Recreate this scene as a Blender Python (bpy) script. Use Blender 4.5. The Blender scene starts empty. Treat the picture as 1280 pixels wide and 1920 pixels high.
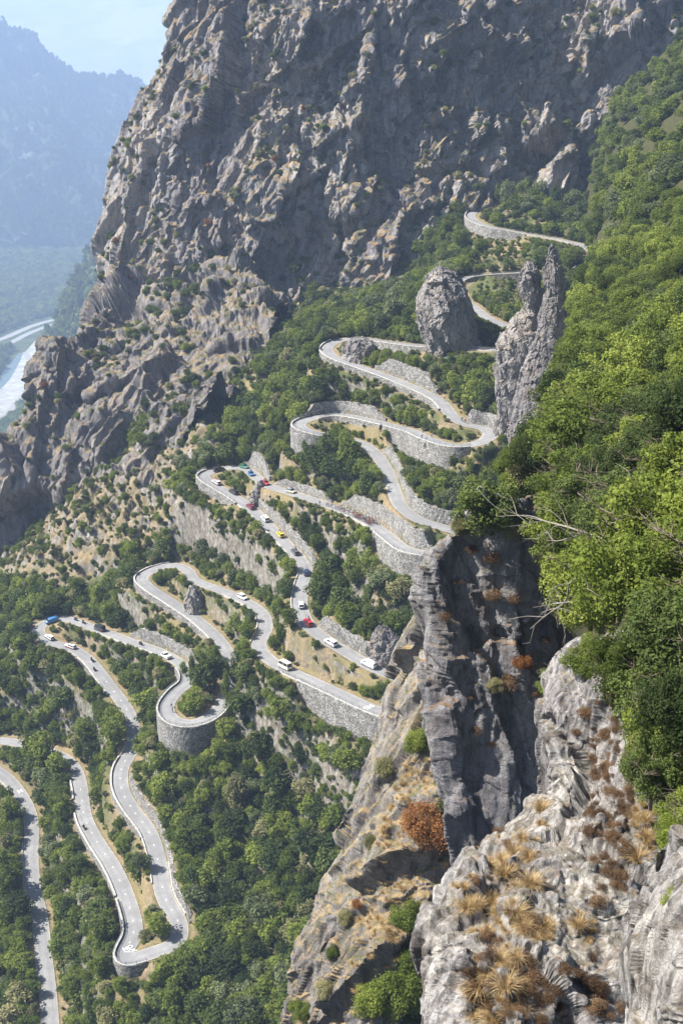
import bpy, math, numpy as np
from math import radians, sin, cos, pi
rng = np.random.default_rng(7)
scene = bpy.context.scene
COL = scene.collection
# ---------------------------------------------------------------- camera
F = 2200.0            # focal length in photo pixels (1280 x 1920)
PT = radians(20.2)    # camera pitch below the horizon
H = 350.0             # camera height above the valley floor
cd = bpy.data.cameras.new("camera"); cam = bpy.data.objects.new("camera", cd); COL.objects.link(cam)
cd.sensor_fit = 'VERTICAL'; cd.sensor_height = 36; cd.lens = 36 * F / 1920
cd.clip_start = 0.5; cd.clip_end = 60000
cam.location = (0, 0, H); cam.rotation_euler = (radians(90) - PT, 0, 0)
scene.camera = cam
# ---------------------------------------------------------------- sky and sun
SUN_AZ = radians(-88)     # measured from +Y, negative = to the left of the view
SUN_EL = radians(48)
SDIR = np.array([sin(SUN_AZ) * cos(SUN_EL), cos(SUN_AZ) * cos(SUN_EL), sin(SUN_EL)])
w = bpy.data.worlds.new("World"); scene.world = w; w.use_nodes = True
nt = w.node_tree; nt.nodes.clear()
sky = nt.nodes.new('ShaderNodeTexSky'); sky.sky_type = 'NISHITA'; sky.sun_disc = False
sky.sun_elevation = SUN_EL; sky.sun_rotation = SUN_AZ; sky.air_density = 1.0; sky.dust_density = 1.0
bg = nt.nodes.new('ShaderNodeBackground'); bg.inputs[1].default_value = 0.05
wo = nt.nodes.new('ShaderNodeOutputWorld')
nt.links.new(sky.outputs[0], bg.inputs[0]); nt.links.new(bg.outputs[0], wo.inputs[0])
ld = bpy.data.lights.new("sun", 'SUN'); ld.energy = 5.0; ld.angle = radians(0.5); ld.color = (1.0, 0.95, 0.87)
sun = bpy.data.objects.new("sun", ld); COL.objects.link(sun)
from mathutils import Vector, Matrix, Euler
sun.rotation_euler = Vector(SDIR).to_track_quat('Z', 'Y').to_euler()
sun.location = (-300, 200, 900)
vs = scene.view_settings
vs.view_transform = 'Standard'; vs.look = 'None'; vs.gamma = 1.0; vs.use_curve_mapping = False
vs.exposure = 1.42
scene.render.engine = 'CYCLES'
cy = scene.cycles
cy.max_bounces = 4; cy.diffuse_bounces = 2; cy.glossy_bounces = 1; cy.transmission_bounces = 2
cy.transparent_max_bounces = 4; cy.volume_bounces = 1; cy.use_denoising = True
cy.caustics_reflective = False; cy.caustics_refractive = False

# ---------------------------------------------------------------- projection helpers
def ray(px, py):
    cx = (np.asarray(px, float) - 640) / F; cyy = (960 - np.asarray(py, float)) / F
    return np.stack([cx, cos(PT) + cyy * sin(PT), -sin(PT) + cyy * cos(PT)], -1)
def P(px, py, y):
    d = ray(px, py); p = d * (np.asarray(y, float) / d[..., 1])[..., None]
    p = p + np.array([0, 0, H]); return p
def proj(p):
    q = np.asarray(p, float) - np.array([0, 0, H])
    dep = q[..., 1] * cos(PT) - q[..., 2] * sin(PT)
    up = q[..., 1] * sin(PT) + q[..., 2] * cos(PT)
    return 640 + F * q[..., 0] / dep, 960 - F * up / dep, dep

# ---------------------------------------------------------------- noise
def _h(ix, iy, iz, s):
    n = (ix.astype(np.int64) * 73856093) ^ (iy.astype(np.int64) * 19349663) ^ (iz.astype(np.int64) * 83492791) ^ (s * 2654435761)
    n = n & 0xffffffff
    n = ((n ^ (n >> 16)) * 0x45d9f3b) & 0xffffffff
    n = ((n ^ (n >> 16)) * 0x45d9f3b) & 0xffffffff
    return n ^ (n >> 16)
def perlin(p, s=0):
    p = np.asarray(p, float); i = np.floor(p); f = p - i; i = i.astype(np.int64)
    u = f * f * f * (f * (f * 6 - 15) + 10)
    out = 0
    for dx in (0, 1):
        for dy in (0, 1):
            for dz in (0, 1):
                h = _h(i[..., 0] + dx, i[..., 1] + dy, i[..., 2] + dz, s)
                gx = (h & 1023) / 511.5 - 1; gy = ((h >> 10) & 1023) / 511.5 - 1; gz = ((h >> 20) & 1023) / 511.5 - 1
                g = gx * (f[..., 0] - dx) + gy * (f[..., 1] - dy) + gz * (f[..., 2] - dz)
                wx = u[..., 0] if dx else 1 - u[..., 0]; wy = u[..., 1] if dy else 1 - u[..., 1]; wz = u[..., 2] if dz else 1 - u[..., 2]
                out = out + g * wx * wy * wz
    return out * 1.3
def fbm(p, o=4, s=0, gain=0.5):
    a = 1.0; t = 0; q = np.asarray(p, float)
    for k in range(o):
        t = t + a * perlin(q, s + k); q = q * 2.03 + 11.3; a *= gain
    return t
def ridged(p, o=4, s=0, gain=0.55):
    a = 1.0; t = 0; q = np.asarray(p, float)
    for k in range(o):
        t = t + a * (1 - 2.4 * np.abs(perlin(q, s + k))); q = q * 2.1 + 5.7; a *= gain
    return t
def facets(p, s=0, tilt=0.8):
    """tilted planar facet per Voronoi cell: angular blocks of rock"""
    p = np.asarray(p, float).reshape(-1, 3); n = len(p); out = np.empty(n)
    for a in range(0, n, 60000):
        q = p[a:a + 60000]; i = np.floor(q).astype(np.int64); best = np.full(len(q), 1e9); val = np.zeros(len(q))
        for dx in (-1, 0, 1):
            for dy in (-1, 0, 1):
                for dz in (-1, 0, 1):
                    c = i + np.array([dx, dy, dz]); h = _h(c[:, 0], c[:, 1], c[:, 2], s); h2 = _h(c[:, 0], c[:, 1], c[:, 2], s + 77)
                    o = np.stack([(h & 1023), (h >> 10) & 1023, (h >> 20) & 1023], 1) / 1023.0
                    v = q - (c + o); d = (v * v).sum(1)
                    r = np.stack([(h2 & 1023), (h2 >> 10) & 1023, (h2 >> 20) & 1023], 1) / 511.5 - 1
                    f = r[:, 0] * 0.6 + tilt * (v * r).sum(1)
                    m = d < best; best = np.where(m, d, best); val = np.where(m, f, val)
        out[a:a + 60000] = val
    return out
def sstep(a, b, x):
    t = np.clip((x - a) / (b - a), 0, 1); return t * t * (3 - 2 * t)

# ---------------------------------------------------------------- mesh helpers
def mesh_np(name, V, Fc, mats=(), smooth=False, attrs=None, mi=None):
    V = np.asarray(V, np.float32); Fc = np.asarray(Fc, np.int32); k = Fc.shape[1]
    m = bpy.data.meshes.new(name)
    m.vertices.add(len(V)); m.vertices.foreach_set('co', V.ravel())
    m.loops.add(Fc.size); m.loops.foreach_set('vertex_index', Fc.ravel())
    m.polygons.add(len(Fc)); m.polygons.foreach_set('loop_start', np.arange(0, Fc.size, k, dtype=np.int32))
    if smooth: m.polygons.foreach_set('use_smooth', np.ones(len(Fc), bool))
    else: m.polygons.foreach_set('use_smooth', np.zeros(len(Fc), bool))
    for a in mats: m.materials.append(a)
    if mi is not None: m.polygons.foreach_set('material_index', np.asarray(mi, np.int32))
    for kname, arr in (attrs or {}).items():
        at = m.attributes.new(kname, 'FLOAT', 'POINT'); at.data.foreach_set('value', np.asarray(arr, np.float32).ravel())
    m.update(calc_edges=True)
    return m
def grid_faces(nv, nu):
    i = np.arange(nv * nu).reshape(nv, nu)
    return np.stack([i[:-1, :-1].ravel(), i[1:, :-1].ravel(), i[1:, 1:].ravel(), i[:-1, 1:].ravel()], 1)
def link(name, data, parent=None, loc=(0, 0, 0), rz=0.0, **props):
    o = bpy.data.objects.new(name, data); COL.objects.link(o); o.location = loc; o.rotation_euler = (0, 0, rz)
    if parent is not None: o.parent = parent
    for k, v in props.items():
        if v: o[k] = v
    return o
def cr(P0, n, axis):
    """Catmull-Rom resample of control array along axis to n samples"""
    A = np.moveaxis(np.asarray(P0, float), axis, 0); m = len(A)
    t = np.linspace(0, m - 1, n); i = np.clip(np.floor(t).astype(int), 0, m - 2); f = (t - i)
    f = f.reshape((-1,) + (1,) * (A.ndim - 1))
    g = lambda j: A[np.clip(j, 0, m - 1)]
    p0, p1, p2, p3 = g(i - 1), g(i), g(i + 1), g(i + 2)
    p0 = np.where((i == 0).reshape(f.shape), 2 * p1 - p2, p0); p3 = np.where((i == m - 2).reshape(f.shape), 2 * p2 - p1, p3)
    r = 0.5 * (2 * p1 + (p2 - p0) * f + (2 * p0 - 5 * p1 + 4 * p2 - p3) * f ** 2 + (3 * p1 - p0 - 3 * p2 + p3) * f ** 3)
    return np.moveaxis(r, 0, axis)
def grid_normals(G):
    du = np.gradient(G, axis=1); dv = np.gradient(G, axis=0)
    n = np.cross(dv, du); return n / (np.linalg.norm(n, axis=-1, keepdims=True) + 1e-9)
def relax(G, n):
    for _ in range(n):
        A = G.copy(); A[1:-1, 1:-1] = G[1:-1, 1:-1] * 0.4 + 0.15 * (G[:-2, 1:-1] + G[2:, 1:-1] + G[1:-1, :-2] + G[1:-1, 2:]); G = A
    return G
def rock_disp(p, S, seed, vert=0.5, big=None, ang=0.32):
    """height of the rock relief (metres), S = size of the largest features"""
    ca, sa = cos(ang), sin(ang)
    r3 = np.stack([p[:, 0] * ca + p[:, 2] * sa, p[:, 1], -p[:, 0] * sa + p[:, 2] * ca], 1)
    q = r3 * np.array([1, 1, vert]) / S
    warp = np.stack([fbm(q * 1.3, 2, seed + 40), fbm(q * 1.3 + 9, 2, seed + 41), fbm(q * 1.3 + 17, 2, seed + 42)], -1)
    q = q + 0.12 * warp; d = 0
    groove = lambda f, w, s, o: -np.exp(-(perlin(q * f + o, seed + s) / w) ** 2)
    if big is not False:
        d = d + 0.24 * facets(q * 1.15, seed + 3, 1.0) + 0.13 * facets(q * 2.4 + 0.2 * warp, seed + 13, 1.1) + 0.07 * ridged(q * 1.2, 2, seed, 0.45)
        d = d + 0.055 * groove(1.3, 0.07, 60, 0)
    if big is not True:
        d = d + 0.05 * facets(q * 5.2 + 0.3 * warp, seed + 4, 1.2) + 0.022 * facets(q * 11, seed + 5, 1.2) + 0.010 * facets(q * 26, seed + 7, 1.2)
        d = d + 0.030 * groove(3.1, 0.08, 61, 3) + 0.015 * groove(8.0, 0.11, 62, 7) + 0.018 * fbm(q * 9, 5, seed + 29, 0.65)
    return d * S
def rock_sheet(ctrl, nv, nu, S, seed, vert=0.5, amp=1.0, ang=0.32, even=False):
    G = cr(cr(ctrl, nv, 0), nu, 1)
    if even:            # spread the columns evenly over the surface
        L = np.r_[0, np.cumsum(np.linalg.norm(np.diff(G, axis=1), axis=2).mean(0))]; t = np.interp(np.linspace(0, L[-1], nu), L, np.arange(nu))
        i = np.clip(t.astype(int), 0, nu - 2); f = (t - i)[None, :, None]; G = G[:, i] * (1 - f) + G[:, i + 1] * f
    for big in (True, False):
        N = grid_normals(G); d = rock_disp(G.reshape(-1, 3), S, seed, vert, big, ang).reshape(G.shape[:2]) * amp
        G = relax(G + N * d[..., None], 2 if big else 1)
    return G
# ---------------------------------------------------------------- materials
class NB:
    def __init__(s, name):
        s.m = bpy.data.materials.new(name); s.m.use_nodes = True; s.t = s.m.node_tree; s.t.nodes.clear()
        s.out = s.n('ShaderNodeOutputMaterial'); s.pos = None
    def n(s, typ, **kw):
        x = s.t.nodes.new(typ)
        for k, v in kw.items(): setattr(x, k, v)
        return x
    def l(s, a, b): s.t.links.new(a, b)
    def val(s, v, sock):
        if hasattr(v, 'default_value') and hasattr(v, 'links'): s.l(v, sock)
        else: sock.default_value = v
    def coord(s, kind='Object'):
        if s.pos is None: s.pos = s.n('ShaderNodeTexCoord')
        return s.pos.outputs[kind]
    def mapping(s, scale, vec=None, rot=(0, 0, 0)):
        m = s.n('ShaderNodeMapping'); s.l(vec or s.coord(), m.inputs[0]); m.inputs['Scale'].default_value = scale; m.inputs['Rotation'].default_value = rot
        return m.outputs[0]
    def noise(s, scale, detail=4, rough=0.55, vec=None, dist=0.0):
        x = s.n('ShaderNodeTexNoise'); s.l(vec or s.coord(), x.inputs['Vector']); x.inputs['Scale'].default_value = scale
        x.inputs['Detail'].default_value = detail; x.inputs['Roughness'].default_value = rough; x.inputs['Distortion'].default_value = dist
        return x.outputs['Fac']
    def voro(s, scale, feature='F1', vec=None, out='Distance', rnd=1.0):
        x = s.n('ShaderNodeTexVoronoi', feature=feature); s.l(vec or s.coord(), x.inputs['Vector']); x.inputs['Scale'].default_value = scale
        x.inputs['Randomness'].default_value = rnd
        return x.outputs[out]
    def ramp(s, fac, stops, interp='LINEAR'):
        x = s.n('ShaderNodeValToRGB'); s.l(fac, x.inputs[0]); x.color_ramp.interpolation = interp
        e = x.color_ramp.elements
        while len(e) < len(stops): e.new(0.5)
        for k, (p, c) in enumerate(stops):
            e[k].position = p; e[k].color = (c, c, c, 1) if isinstance(c, (int, float)) else (*c, 1)
        return x.outputs[0]
    def mix(s, f, a, b, mode='MIX'):
        x = s.n('ShaderNodeMix', data_type='RGBA', blend_type=mode)
        s.val(f, x.inputs[0]); 
        for v, k in ((a, 6), (b, 7)):
            if isinstance(v, tuple): x.inputs[k].default_value = (*v, 1)
            else: s.l(v, x.inputs[k])
        return x.outputs[2]
    def math(s, op, a, b=0.0, clamp=False):
        x = s.n('ShaderNodeMath', operation=op); x.use_clamp = clamp; s.val(a, x.inputs[0]); s.val(b, x.inputs[1]); return x.outputs[0]
    def attr(s, name):
        x = s.n('ShaderNodeAttribute'); x.attribute_name = name; return x.outputs['Fac']
    def nz(s):
        g = s.n('ShaderNodeNewGeometry'); x = s.n('ShaderNodeSeparateXYZ'); s.l(g.outputs['Normal'], x.inputs[0]); return x.outputs[2]
    def bump(s, h, strength=0.5, dist=0.1, normal=None):
        b = s.n('ShaderNodeBump'); b.inputs['Strength'].default_value = strength; b.inputs['Distance'].default_value = dist
        s.l(h, b.inputs['Height'])
        if normal: s.l(normal, b.inputs['Normal'])
        return b.outputs[0]
    def bsdf(s, col, rough=0.9, normal=None, spec=0.2, metal=0.0, coat=0.0, alpha=None):
        b = s.n('ShaderNodeBsdfPrincipled')
        if isinstance(col, tuple): b.inputs['Base Color'].default_value = (*col, 1)
        else: s.l(col, b.inputs['Base Color'])
        s.val(rough, b.inputs['Roughness']); b.inputs['Specular IOR Level'].default_value = spec; b.inputs['Metallic'].default_value = metal
        b.inputs['Coat Weight'].default_value = coat
        if normal: s.l(normal, b.inputs['Normal'])
        s.l(b.outputs[0], s.out.inputs[0]); return b
def rock_mat(name, S, light=(0.36, 0.345, 0.33), dark=(0.12, 0.112, 0.11), warm=(0.30, 0.22, 0.13), grass=(0.40, 0.29, 0.13), green=(0.075, 0.095, 0.03), gamt=0.6, glo=0.45, rustamt=0.25, slo=0.5):
    b = NB(name); k = 1.0 / S
    v = b.mapping((1, 1, 0.55))
    n1 = b.noise(k * 1.2, 8, 0.62, v, 0.4); n2 = b.noise(k * 9, 8, 0.7, v); n3 = b.noise(k * 60, 5, 0.7)
    strk = b.noise(k * 7, 6, 0.6, b.mapping((1, 1, 0.12)), 0.6)
    f = b.math('ADD', b.math('MULTIPLY', n1, 0.4), b.math('ADD', b.math('MULTIPLY', n2, 0.4), b.math('MULTIPLY', n3, 0.2)))
    c = b.ramp(f, [(0.34, dark), (0.47, tuple((a + d) / 2 for a, d in zip(light, dark))), (0.6, light)])
    c = b.mix(b.ramp(strk, [(slo, 0.0), (slo + 0.16, 0.75)]), c, tuple(0.6 * a for a in dark), 'MIX')
    c = b.mix(b.math('MULTIPLY', b.ramp(b.noise(k * 2.6, 5, 0.6, None, 0.6), [(0.52, 0.0), (0.66, 1.0)]), rustamt), c, warm)
    c = b.mix(1.0, c, b.ramp(b.noise(k * 0.5, 5, 0.6, v, 0.5), [(0.36, (0.64, 0.62, 0.65)), (0.5, (0.92, 0.91, 0.92)), (0.64, (1.12, 1.08, 1.02))]), 'MULTIPLY')
    crack = b.voro(k * 14, 'DISTANCE_TO_EDGE', b.mapping((1, 1, 0.5)))
    c = b.mix(b.ramp(crack, [(0.0, 0.55), (0.035, 0.0)]), c, tuple(0.35 * a for a in dark))
    gm = b.math('ADD', b.math('MULTIPLY', b.nz(), 0.62), b.math('MULTIPLY', b.noise(k * 3.5, 6, 0.65), 0.62))
    gm = b.ramp(gm, [(glo + 0.20, 0.0), (glo + 0.30, gamt)])
    gc = b.mix(b.ramp(b.noise(k * 4.5, 4, 0.6), [(0.45, 0.0), (0.6, 1.0)]), grass, green)
    gc = b.mix(b.ramp(b.noise(k * 30, 4, 0.7), [(0.35, 0.55), (0.65, 0.0)]), gc, (0.10, 0.065, 0.03))
    c = b.mix(gm, c, gc)
    hgt = b.math('ADD', b.math('MULTIPLY', n2, 1.0), b.math('MULTIPLY', n3, 0.5))
    nn = b.bump(hgt, 0.9, S * 0.05)
    b.bsdf(c, 0.93, nn, 0.15); return b.m
def leaf_mat(name, c1, c2, c3, trans=0.35, scale=0.25):
    """c1 dark, c2 mid, c3 light/yellowish; varied per tree and through the crown"""
    b = NB(name)
    oi = b.n('ShaderNodeObjectInfo')
    n = b.noise(scale, 3, 0.6); n2 = b.noise(scale * 9, 2, 0.6)
    f = b.math('ADD', b.math('MULTIPLY', n, 0.5), b.math('ADD', b.math('MULTIPLY', n2, 0.35), b.math('MULTIPLY', oi.outputs['Random'], 0.3)))
    c = b.ramp(f, [(0.38, c1), (0.56, c2), (0.78, c3)])
    d = b.n('ShaderNodeBsdfPrincipled'); b.l(c, d.inputs['Base Color']); d.inputs['Roughness'].default_value = 0.7; d.inputs['Specular IOR Level'].default_value = 0.12
    t = b.n('ShaderNodeBsdfTranslucent')
    b.l(b.mix(0.5, c, tuple(min(1, 1.7 * x) for x in c3)), t.inputs[0])
    m = b.n('ShaderNodeMixShader'); m.inputs[0].default_value = trans
    b.l(d.outputs[0], m.inputs[1]); b.l(t.outputs[0], m.inputs[2]); b.l(m.outputs[0], b.out.inputs[0])
    return b.m
def flat_mat(name, col, rough=0.6, spec=0.3, metal=0.0, coat=0.0, var=0.08, scale=3.0):
    b = NB(name); n = b.noise(scale, 4, 0.6)
    lo = tuple(max(0, x * (1 - var)) for x in col); hi = tuple(min(1, x * (1 + var)) for x in col)
    b.bsdf(b.ramp(n, [(0.35, lo), (0.65, hi)]), rough, None, spec, metal, coat); return b.m
M = {}
M['cliff'] = rock_mat('cliff_rock', 26, light=(0.48, 0.46, 0.455), dark=(0.135, 0.125, 0.13), grass=(0.38, 0.27, 0.14), green=(0.08, 0.10, 0.035), gamt=0.9, glo=0.385, rustamt=0.3)
M['ledge'] = rock_mat('ledge_rock', 20, light=(0.34, 0.32, 0.31), dark=(0.10, 0.095, 0.098), grass=(0.33, 0.25, 0.145), gamt=0.9, glo=0.52, rustamt=0.25)
M['crag'] = rock_mat('crag_rock', 9, light=(0.40, 0.39, 0.385), dark=(0.13, 0.125, 0.13), grass=(0.30, 0.18, 0.08), gamt=0.8, glo=0.58, rustamt=0.2)
M['near'] = rock_mat('near_rock', 2.4, light=(0.50, 0.49, 0.475), dark=(0.085, 0.075, 0.068), warm=(0.10, 0.065, 0.04), grass=(0.26, 0.18, 0.09), gamt=0.45, glo=0.60, rustamt=0.28, slo=0.46)
def terrain_mat():
    b = NB('slope_ground')
    n1 = b.noise(0.09, 6, 0.6); n2 = b.noise(0.7, 7, 0.7); n3 = b.noise(4.0, 4, 0.7)
    soil = b.ramp(n2, [(0.3, (0.08, 0.065, 0.045)), (0.5, (0.17, 0.14, 0.095)), (0.7, (0.33, 0.285, 0.22))])
    dry = b.ramp(n3, [(0.3, (0.17, 0.125, 0.065)), (0.55, (0.33, 0.255, 0.145)), (0.75, (0.47, 0.38, 0.24))])
    grn = b.ramp(n3, [(0.3, (0.03, 0.045, 0.015)), (0.7, (0.12, 0.15, 0.045))])
    rk = b.ramp(b.noise(0.8, 8, 0.7, b.mapping((1, 1, 0.5))), [(0.35, (0.08, 0.075, 0.07)), (0.5, (0.2, 0.185, 0.165)), (0.68, (0.42, 0.40, 0.37))])
    c = b.mix(b.ramp(n2, [(0.5, 0.0), (0.62, 0.7)]), soil, dry)
    c = b.mix(b.attr('veg'), c, grn)
    c = b.mix(b.attr('dry'), c, dry)
    rm = b.math('SUBTRACT', 1.0, b.math('ADD', b.nz(), b.math('MULTIPLY', b.math('SUBTRACT', n2, 0.5), 0.8)))
    c = b.mix(b.ramp(rm, [(0.50, 0.0), (0.60, 0.8)]), c, rk)
    c = b.mix(b.attr('rocky'), c, rk)
    b.bsdf(c, 0.95, b.bump(b.math('ADD', n2, b.math('MULTIPLY', n3, 0.6)), 0.8, 0.5), 0.1); return b.m
M['terrain'] = terrain_mat()
def road_mat():
    b = NB('worn_asphalt')
    n1 = b.noise(0.25, 4, 0.6); n2 = b.noise(3.5, 5, 0.7); v = b.attr('across')
    c = b.ramp(b.math('ADD', b.math('MULTIPLY', n1, 0.6), b.math('MULTIPLY', n2, 0.4)), [(0.35, (0.20, 0.20, 0.205)), (0.62, (0.29, 0.288, 0.29))])
    edge = b.ramp(b.math('ADD', v, b.math('MULTIPLY', b.math('SUBTRACT', b.noise(0.8, 4, 0.7), 0.5), 0.5)), [(0.86, 0.0), (1.02, 1.0)])
    c = b.mix(edge, c, (0.42, 0.37, 0.30))
    lane = b.ramp(b.math('ABSOLUTE', b.math('SUBTRACT', v, 0.42)), [(0.0, 1.0), (0.22, 0.0)])
    c = b.mix(b.math('MULTIPLY', lane, 0.35), c, (0.17, 0.17, 0.178))
    pt = b.ramp(b.voro(0.11, 'F1', None, 'Color'), [(0.62, 0.0), (0.66, 0.45)], 'CONSTANT'); c = b.mix(pt, c, (0.20, 0.198, 0.20))
    c = b.mix(b.ramp(b.noise(0.9, 6, 0.75), [(0.55, 0.0), (0.7, 0.5)]), c, (0.38, 0.365, 0.34))
    crk = b.voro(0.5, 'DISTANCE_TO_EDGE', None)
    c = b.mix(b.ramp(crk, [(0.0, 0.35), (0.02, 0.0)]), c, (0.12, 0.12, 0.125))
    b.bsdf(c, 0.85, b.bump(b.noise(12, 3, 0.6), 0.3, 0.03), 0.25); return b.m
M['road'] = road_mat()
def stone_mat(name='dry_stone_wall', sc=2.0, k=1.0):
    b = NB(name)
    v = b.mapping((1, 1, 1.5)); ed = b.voro(sc, 'DISTANCE_TO_EDGE', v); cell = b.voro(sc, 'F1', v, 'Color')
    sep = b.n('ShaderNodeSeparateColor'); b.l(cell, sep.inputs[0])
    c = b.ramp(sep.outputs[0], [(0.0, (0.20 * k, 0.19 * k, 0.18 * k)), (0.5, (0.38 * k, 0.37 * k, 0.35 * k)), (1.0, (0.60 * k, 0.585 * k, 0.56 * k))])
    c = b.mix(b.ramp(b.noise(0.35, 4, 0.6), [(0.45, 0.0), (0.65, 0.5)]), c, (0.16, 0.15, 0.13))
    c = b.mix(b.ramp(ed, [(0.02, 0.9), (0.09, 0.0)]), c, (0.07, 0.065, 0.06))
    b.bsdf(c, 0.92, b.bump(b.ramp(ed, [(0.0, 0.0), (0.15, 1.0)]), 1.0, 0.15), 0.15); return b.m
M['stone'] = stone_mat()
M['coping'] = flat_mat('weathered_concrete', (0.44, 0.425, 0.39), 0.9, 0.1, var=0.2, scale=0.8)
M['metal'] = flat_mat('galvanised_steel', (0.42, 0.43, 0.44), 0.45, 0.5, 0.6)
# ---------------------------------------------------------------- the road: traced bend by bend, descending 9 %
RD = [(1085,352),(1030,362),(960,375),(915,386),(886,398),(884,411),(915,425),(960,434),(1010,443),(1055,451),(1095,462),(1112,478),(1080,498),(1030,508),(975,512),(920,515),(872,521),(852,534),(862,556),(890,578),(915,597),(940,608),(975,622),(990,640),(960,652),(925,656),(870,653),(780,649),(700,638),(665,635),(630,640),(612,655),(630,672),(680,690),(740,712),(800,738),(828,755),(845,778),(870,795),(905,803),(918,815),(900,830),(850,836),(800,822),(770,808),(700,790),(640,778),(600,781),(568,790),(562,800),(590,812),(650,822),(690,838),(715,865),(730,895),(740,925),(752,950),(785,975),(840,992),(875,1005),(872,1028),(835,1038),(800,1038),(760,1030),(735,1012),(700,985),(660,965),(600,942),(545,924),(500,910),(478,892),(460,879),(430,877),(400,883),(382,893),(400,908),(440,932),(480,962),(520,1003),(555,1040),(574,1070),(566,1100),(562,1135),(575,1168),(605,1195),(650,1223),(700,1252),(765,1278),(800,1300),(790,1335),(733,1340),(690,1326),(640,1303),(580,1275),(530,1252),(495,1228),(485,1205),(498,1178),(490,1148),(450,1122),(400,1102),(365,1088),(352,1070),(330,1060),(300,1064),(268,1080),(275,1098),(320,1128),(370,1162),(415,1205),(430,1240),(428,1290),(405,1335),(365,1356),(325,1350),(312,1325),(330,1298),(352,1278),(345,1250),(300,1222),(250,1205),(200,1186),(150,1168),(118,1160),(85,1168),(72,1185),(95,1205),(135,1215),(170,1240),(205,1285),(235,1325),(250,1365),(248,1405),(228,1440),(228,1480),(250,1520),(280,1560),(298,1620),(308,1680),(335,1730),(330,1768),(280,1788),(245,1798),(235,1785),(252,1745),(240,1690),(215,1630),(180,1575),(158,1530),(152,1480),(140,1440),(110,1415),(60,1400),(15,1390),(-30,1390),(-50,1410),(-20,1435),(15,1460),(45,1500),(60,1545),(58,1600),(62,1660),(75,1720),(82,1790),(90,1860),(95,1930),(98,2000)]
def solve_road():
    z = -56.0; out = []; prev = None
    for a, b in RD:
        for _ in range(8):
            d = ray(a, b); p = d * (z / d[2])
            if prev is not None: z = prev[2] - 0.09 * np.hypot(*(p - prev)[:2])
        prev = p.copy(); out.append(p + np.array([0, 0, H]))
    return np.array(out)
RC = solve_road()                                   # control points
HW = 2.45                                            # half width
NS = 14
RP = cr(RC, (len(RC) - 1) * NS + 1, 0)              # dense centre line
RI = np.linspace(0, len(RC) - 1, len(RP))           # control index of each sample
# smooth the kinks a little
for _ in range(12):
    RP[1:-1] = 0.5 * RP[1:-1] + 0.25 * (RP[:-2] + RP[2:])
tang = np.gradient(RP, axis=0)[:, :2]; tang /= np.linalg.norm(tang, axis=1, keepdims=True) + 1e-9
for _ in range(6):
    tang[1:-1] = 0.5 * tang[1:-1] + 0.25 * (tang[:-2] + tang[2:])
tang /= np.linalg.norm(tang, axis=1, keepdims=True)
LN = np.stack([-tang[:, 1], tang[:, 0]], 1)         # left normal
# retaining walls: (first, last control index, side +1 left / -1 right of travel, kind, height)
WALLS = [
 (3.2, 7.6, -1, 'out', 5.0), (13.0, 16.6, 1, 'out', 9.0), (26.5, 29.0, 1, 'out', 3.0), (30.0, 36.6, -1, 'out', 2.0), (33.2, 35.2, 1, 'up', 6.0),
 (37.6, 40.0, 1, 'up', 4.5), (41.5, 44.6, 1, 'out', 9.0), (44.6, 47.2, 1, 'out', 1.8), (44.8, 47.6, -1, 'up', 4.5), (47.4, 50.6, -1, 'out', 10.0),
 (52.4, 58.8, 1, 'up', 4.5), (62.0, 66.6, -1, 'up', 6.0), (61.0, 64.6, 1, 'out', 8.0), (66.8, 69.0, -1, 'up', 3.0), (69.3, 71.3, -1, 'up', 7.0),
 (73.2, 76.4, -1, 'out', 3.6), (76.2, 80.0, 1, 'up', 4.0), (83.2, 86.4, 1, 'up', 4.5), (89.6, 93.2, 1, 'out', 9.0), (104.2, 108.8, -1, 'out', 2.5),
 (111.6, 118.0, 1, 'out', 10.0), (117.6, 120.4, -1, 'up', 5.0), (127.6, 129.4, -1, 'out', 2.5), (132.4, 136.2, -1, 'out', 2.5), (133.4, 139.2, 1, 'up', 3.5),
 (141.2, 145.2, 1, 'out', 4.0), (145.2, 148.2, 1, 'out', 2.5), (148.6, 150.4, 1, 'out', 2.0),
]
EX = [  # extra ground points: photo column, row, distance
 (600,612,572),(520,650,545),(700,565,585),(780,520,596),(850,470,600),(820,600,500),(450,800,490),(520,760,490),(560,700,500),(480,700,515),
 (350,840,470),(270,860,485),(210,940,478),(130,985,472),(60,1080,462),(0,1170,450),(-80,1250,430),(-160,1350,420),(-260,1500,380),(-200,1800,300),
 (300,960,455),(200,1060,440),(330,900,455),(300,1010,440),(180,1130,432),
 (0,1900,272),(300,1900,240),(150,1990,240),(450,1700,268),(480,1550,290),(600,1500,292),(500,1400,308),(700,1600,272),(600,1750,252),(500,1920,228),(800,1920,215),(-150,1990,250),
 (850,1400,292),(900,1200,328),(1000,1000,358),(1100,900,385),(1020,720,440),(1150,600,500),(1250,500,570),(1200,330,660),(1150,300,690),(1350,300,700),(1000,310,690),
 (350,1450,322),(380,1600,292),(650,1430,300),(100,1300,372),(60,1350,375),(120,1350,368),(100,1560,325),(130,1650,300),(400,1800,250),
 (700,1180,335),(650,1100,352),(720,1100,348),(480,1060,390),(430,1000,408),(620,1020,368),
]
pts = np.concatenate([RC, np.array([P(*e) for e in EX]), np.array([[-215., 560, 90], [-235, 470, 60], [-250, 640, 40], [-150, 760, 60], [0, 700, 268], [120, 760, 310], [-230, 300, 60], [130, 240, 190.], [160, 420, 260], [200, 560, 330]])])
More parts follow.
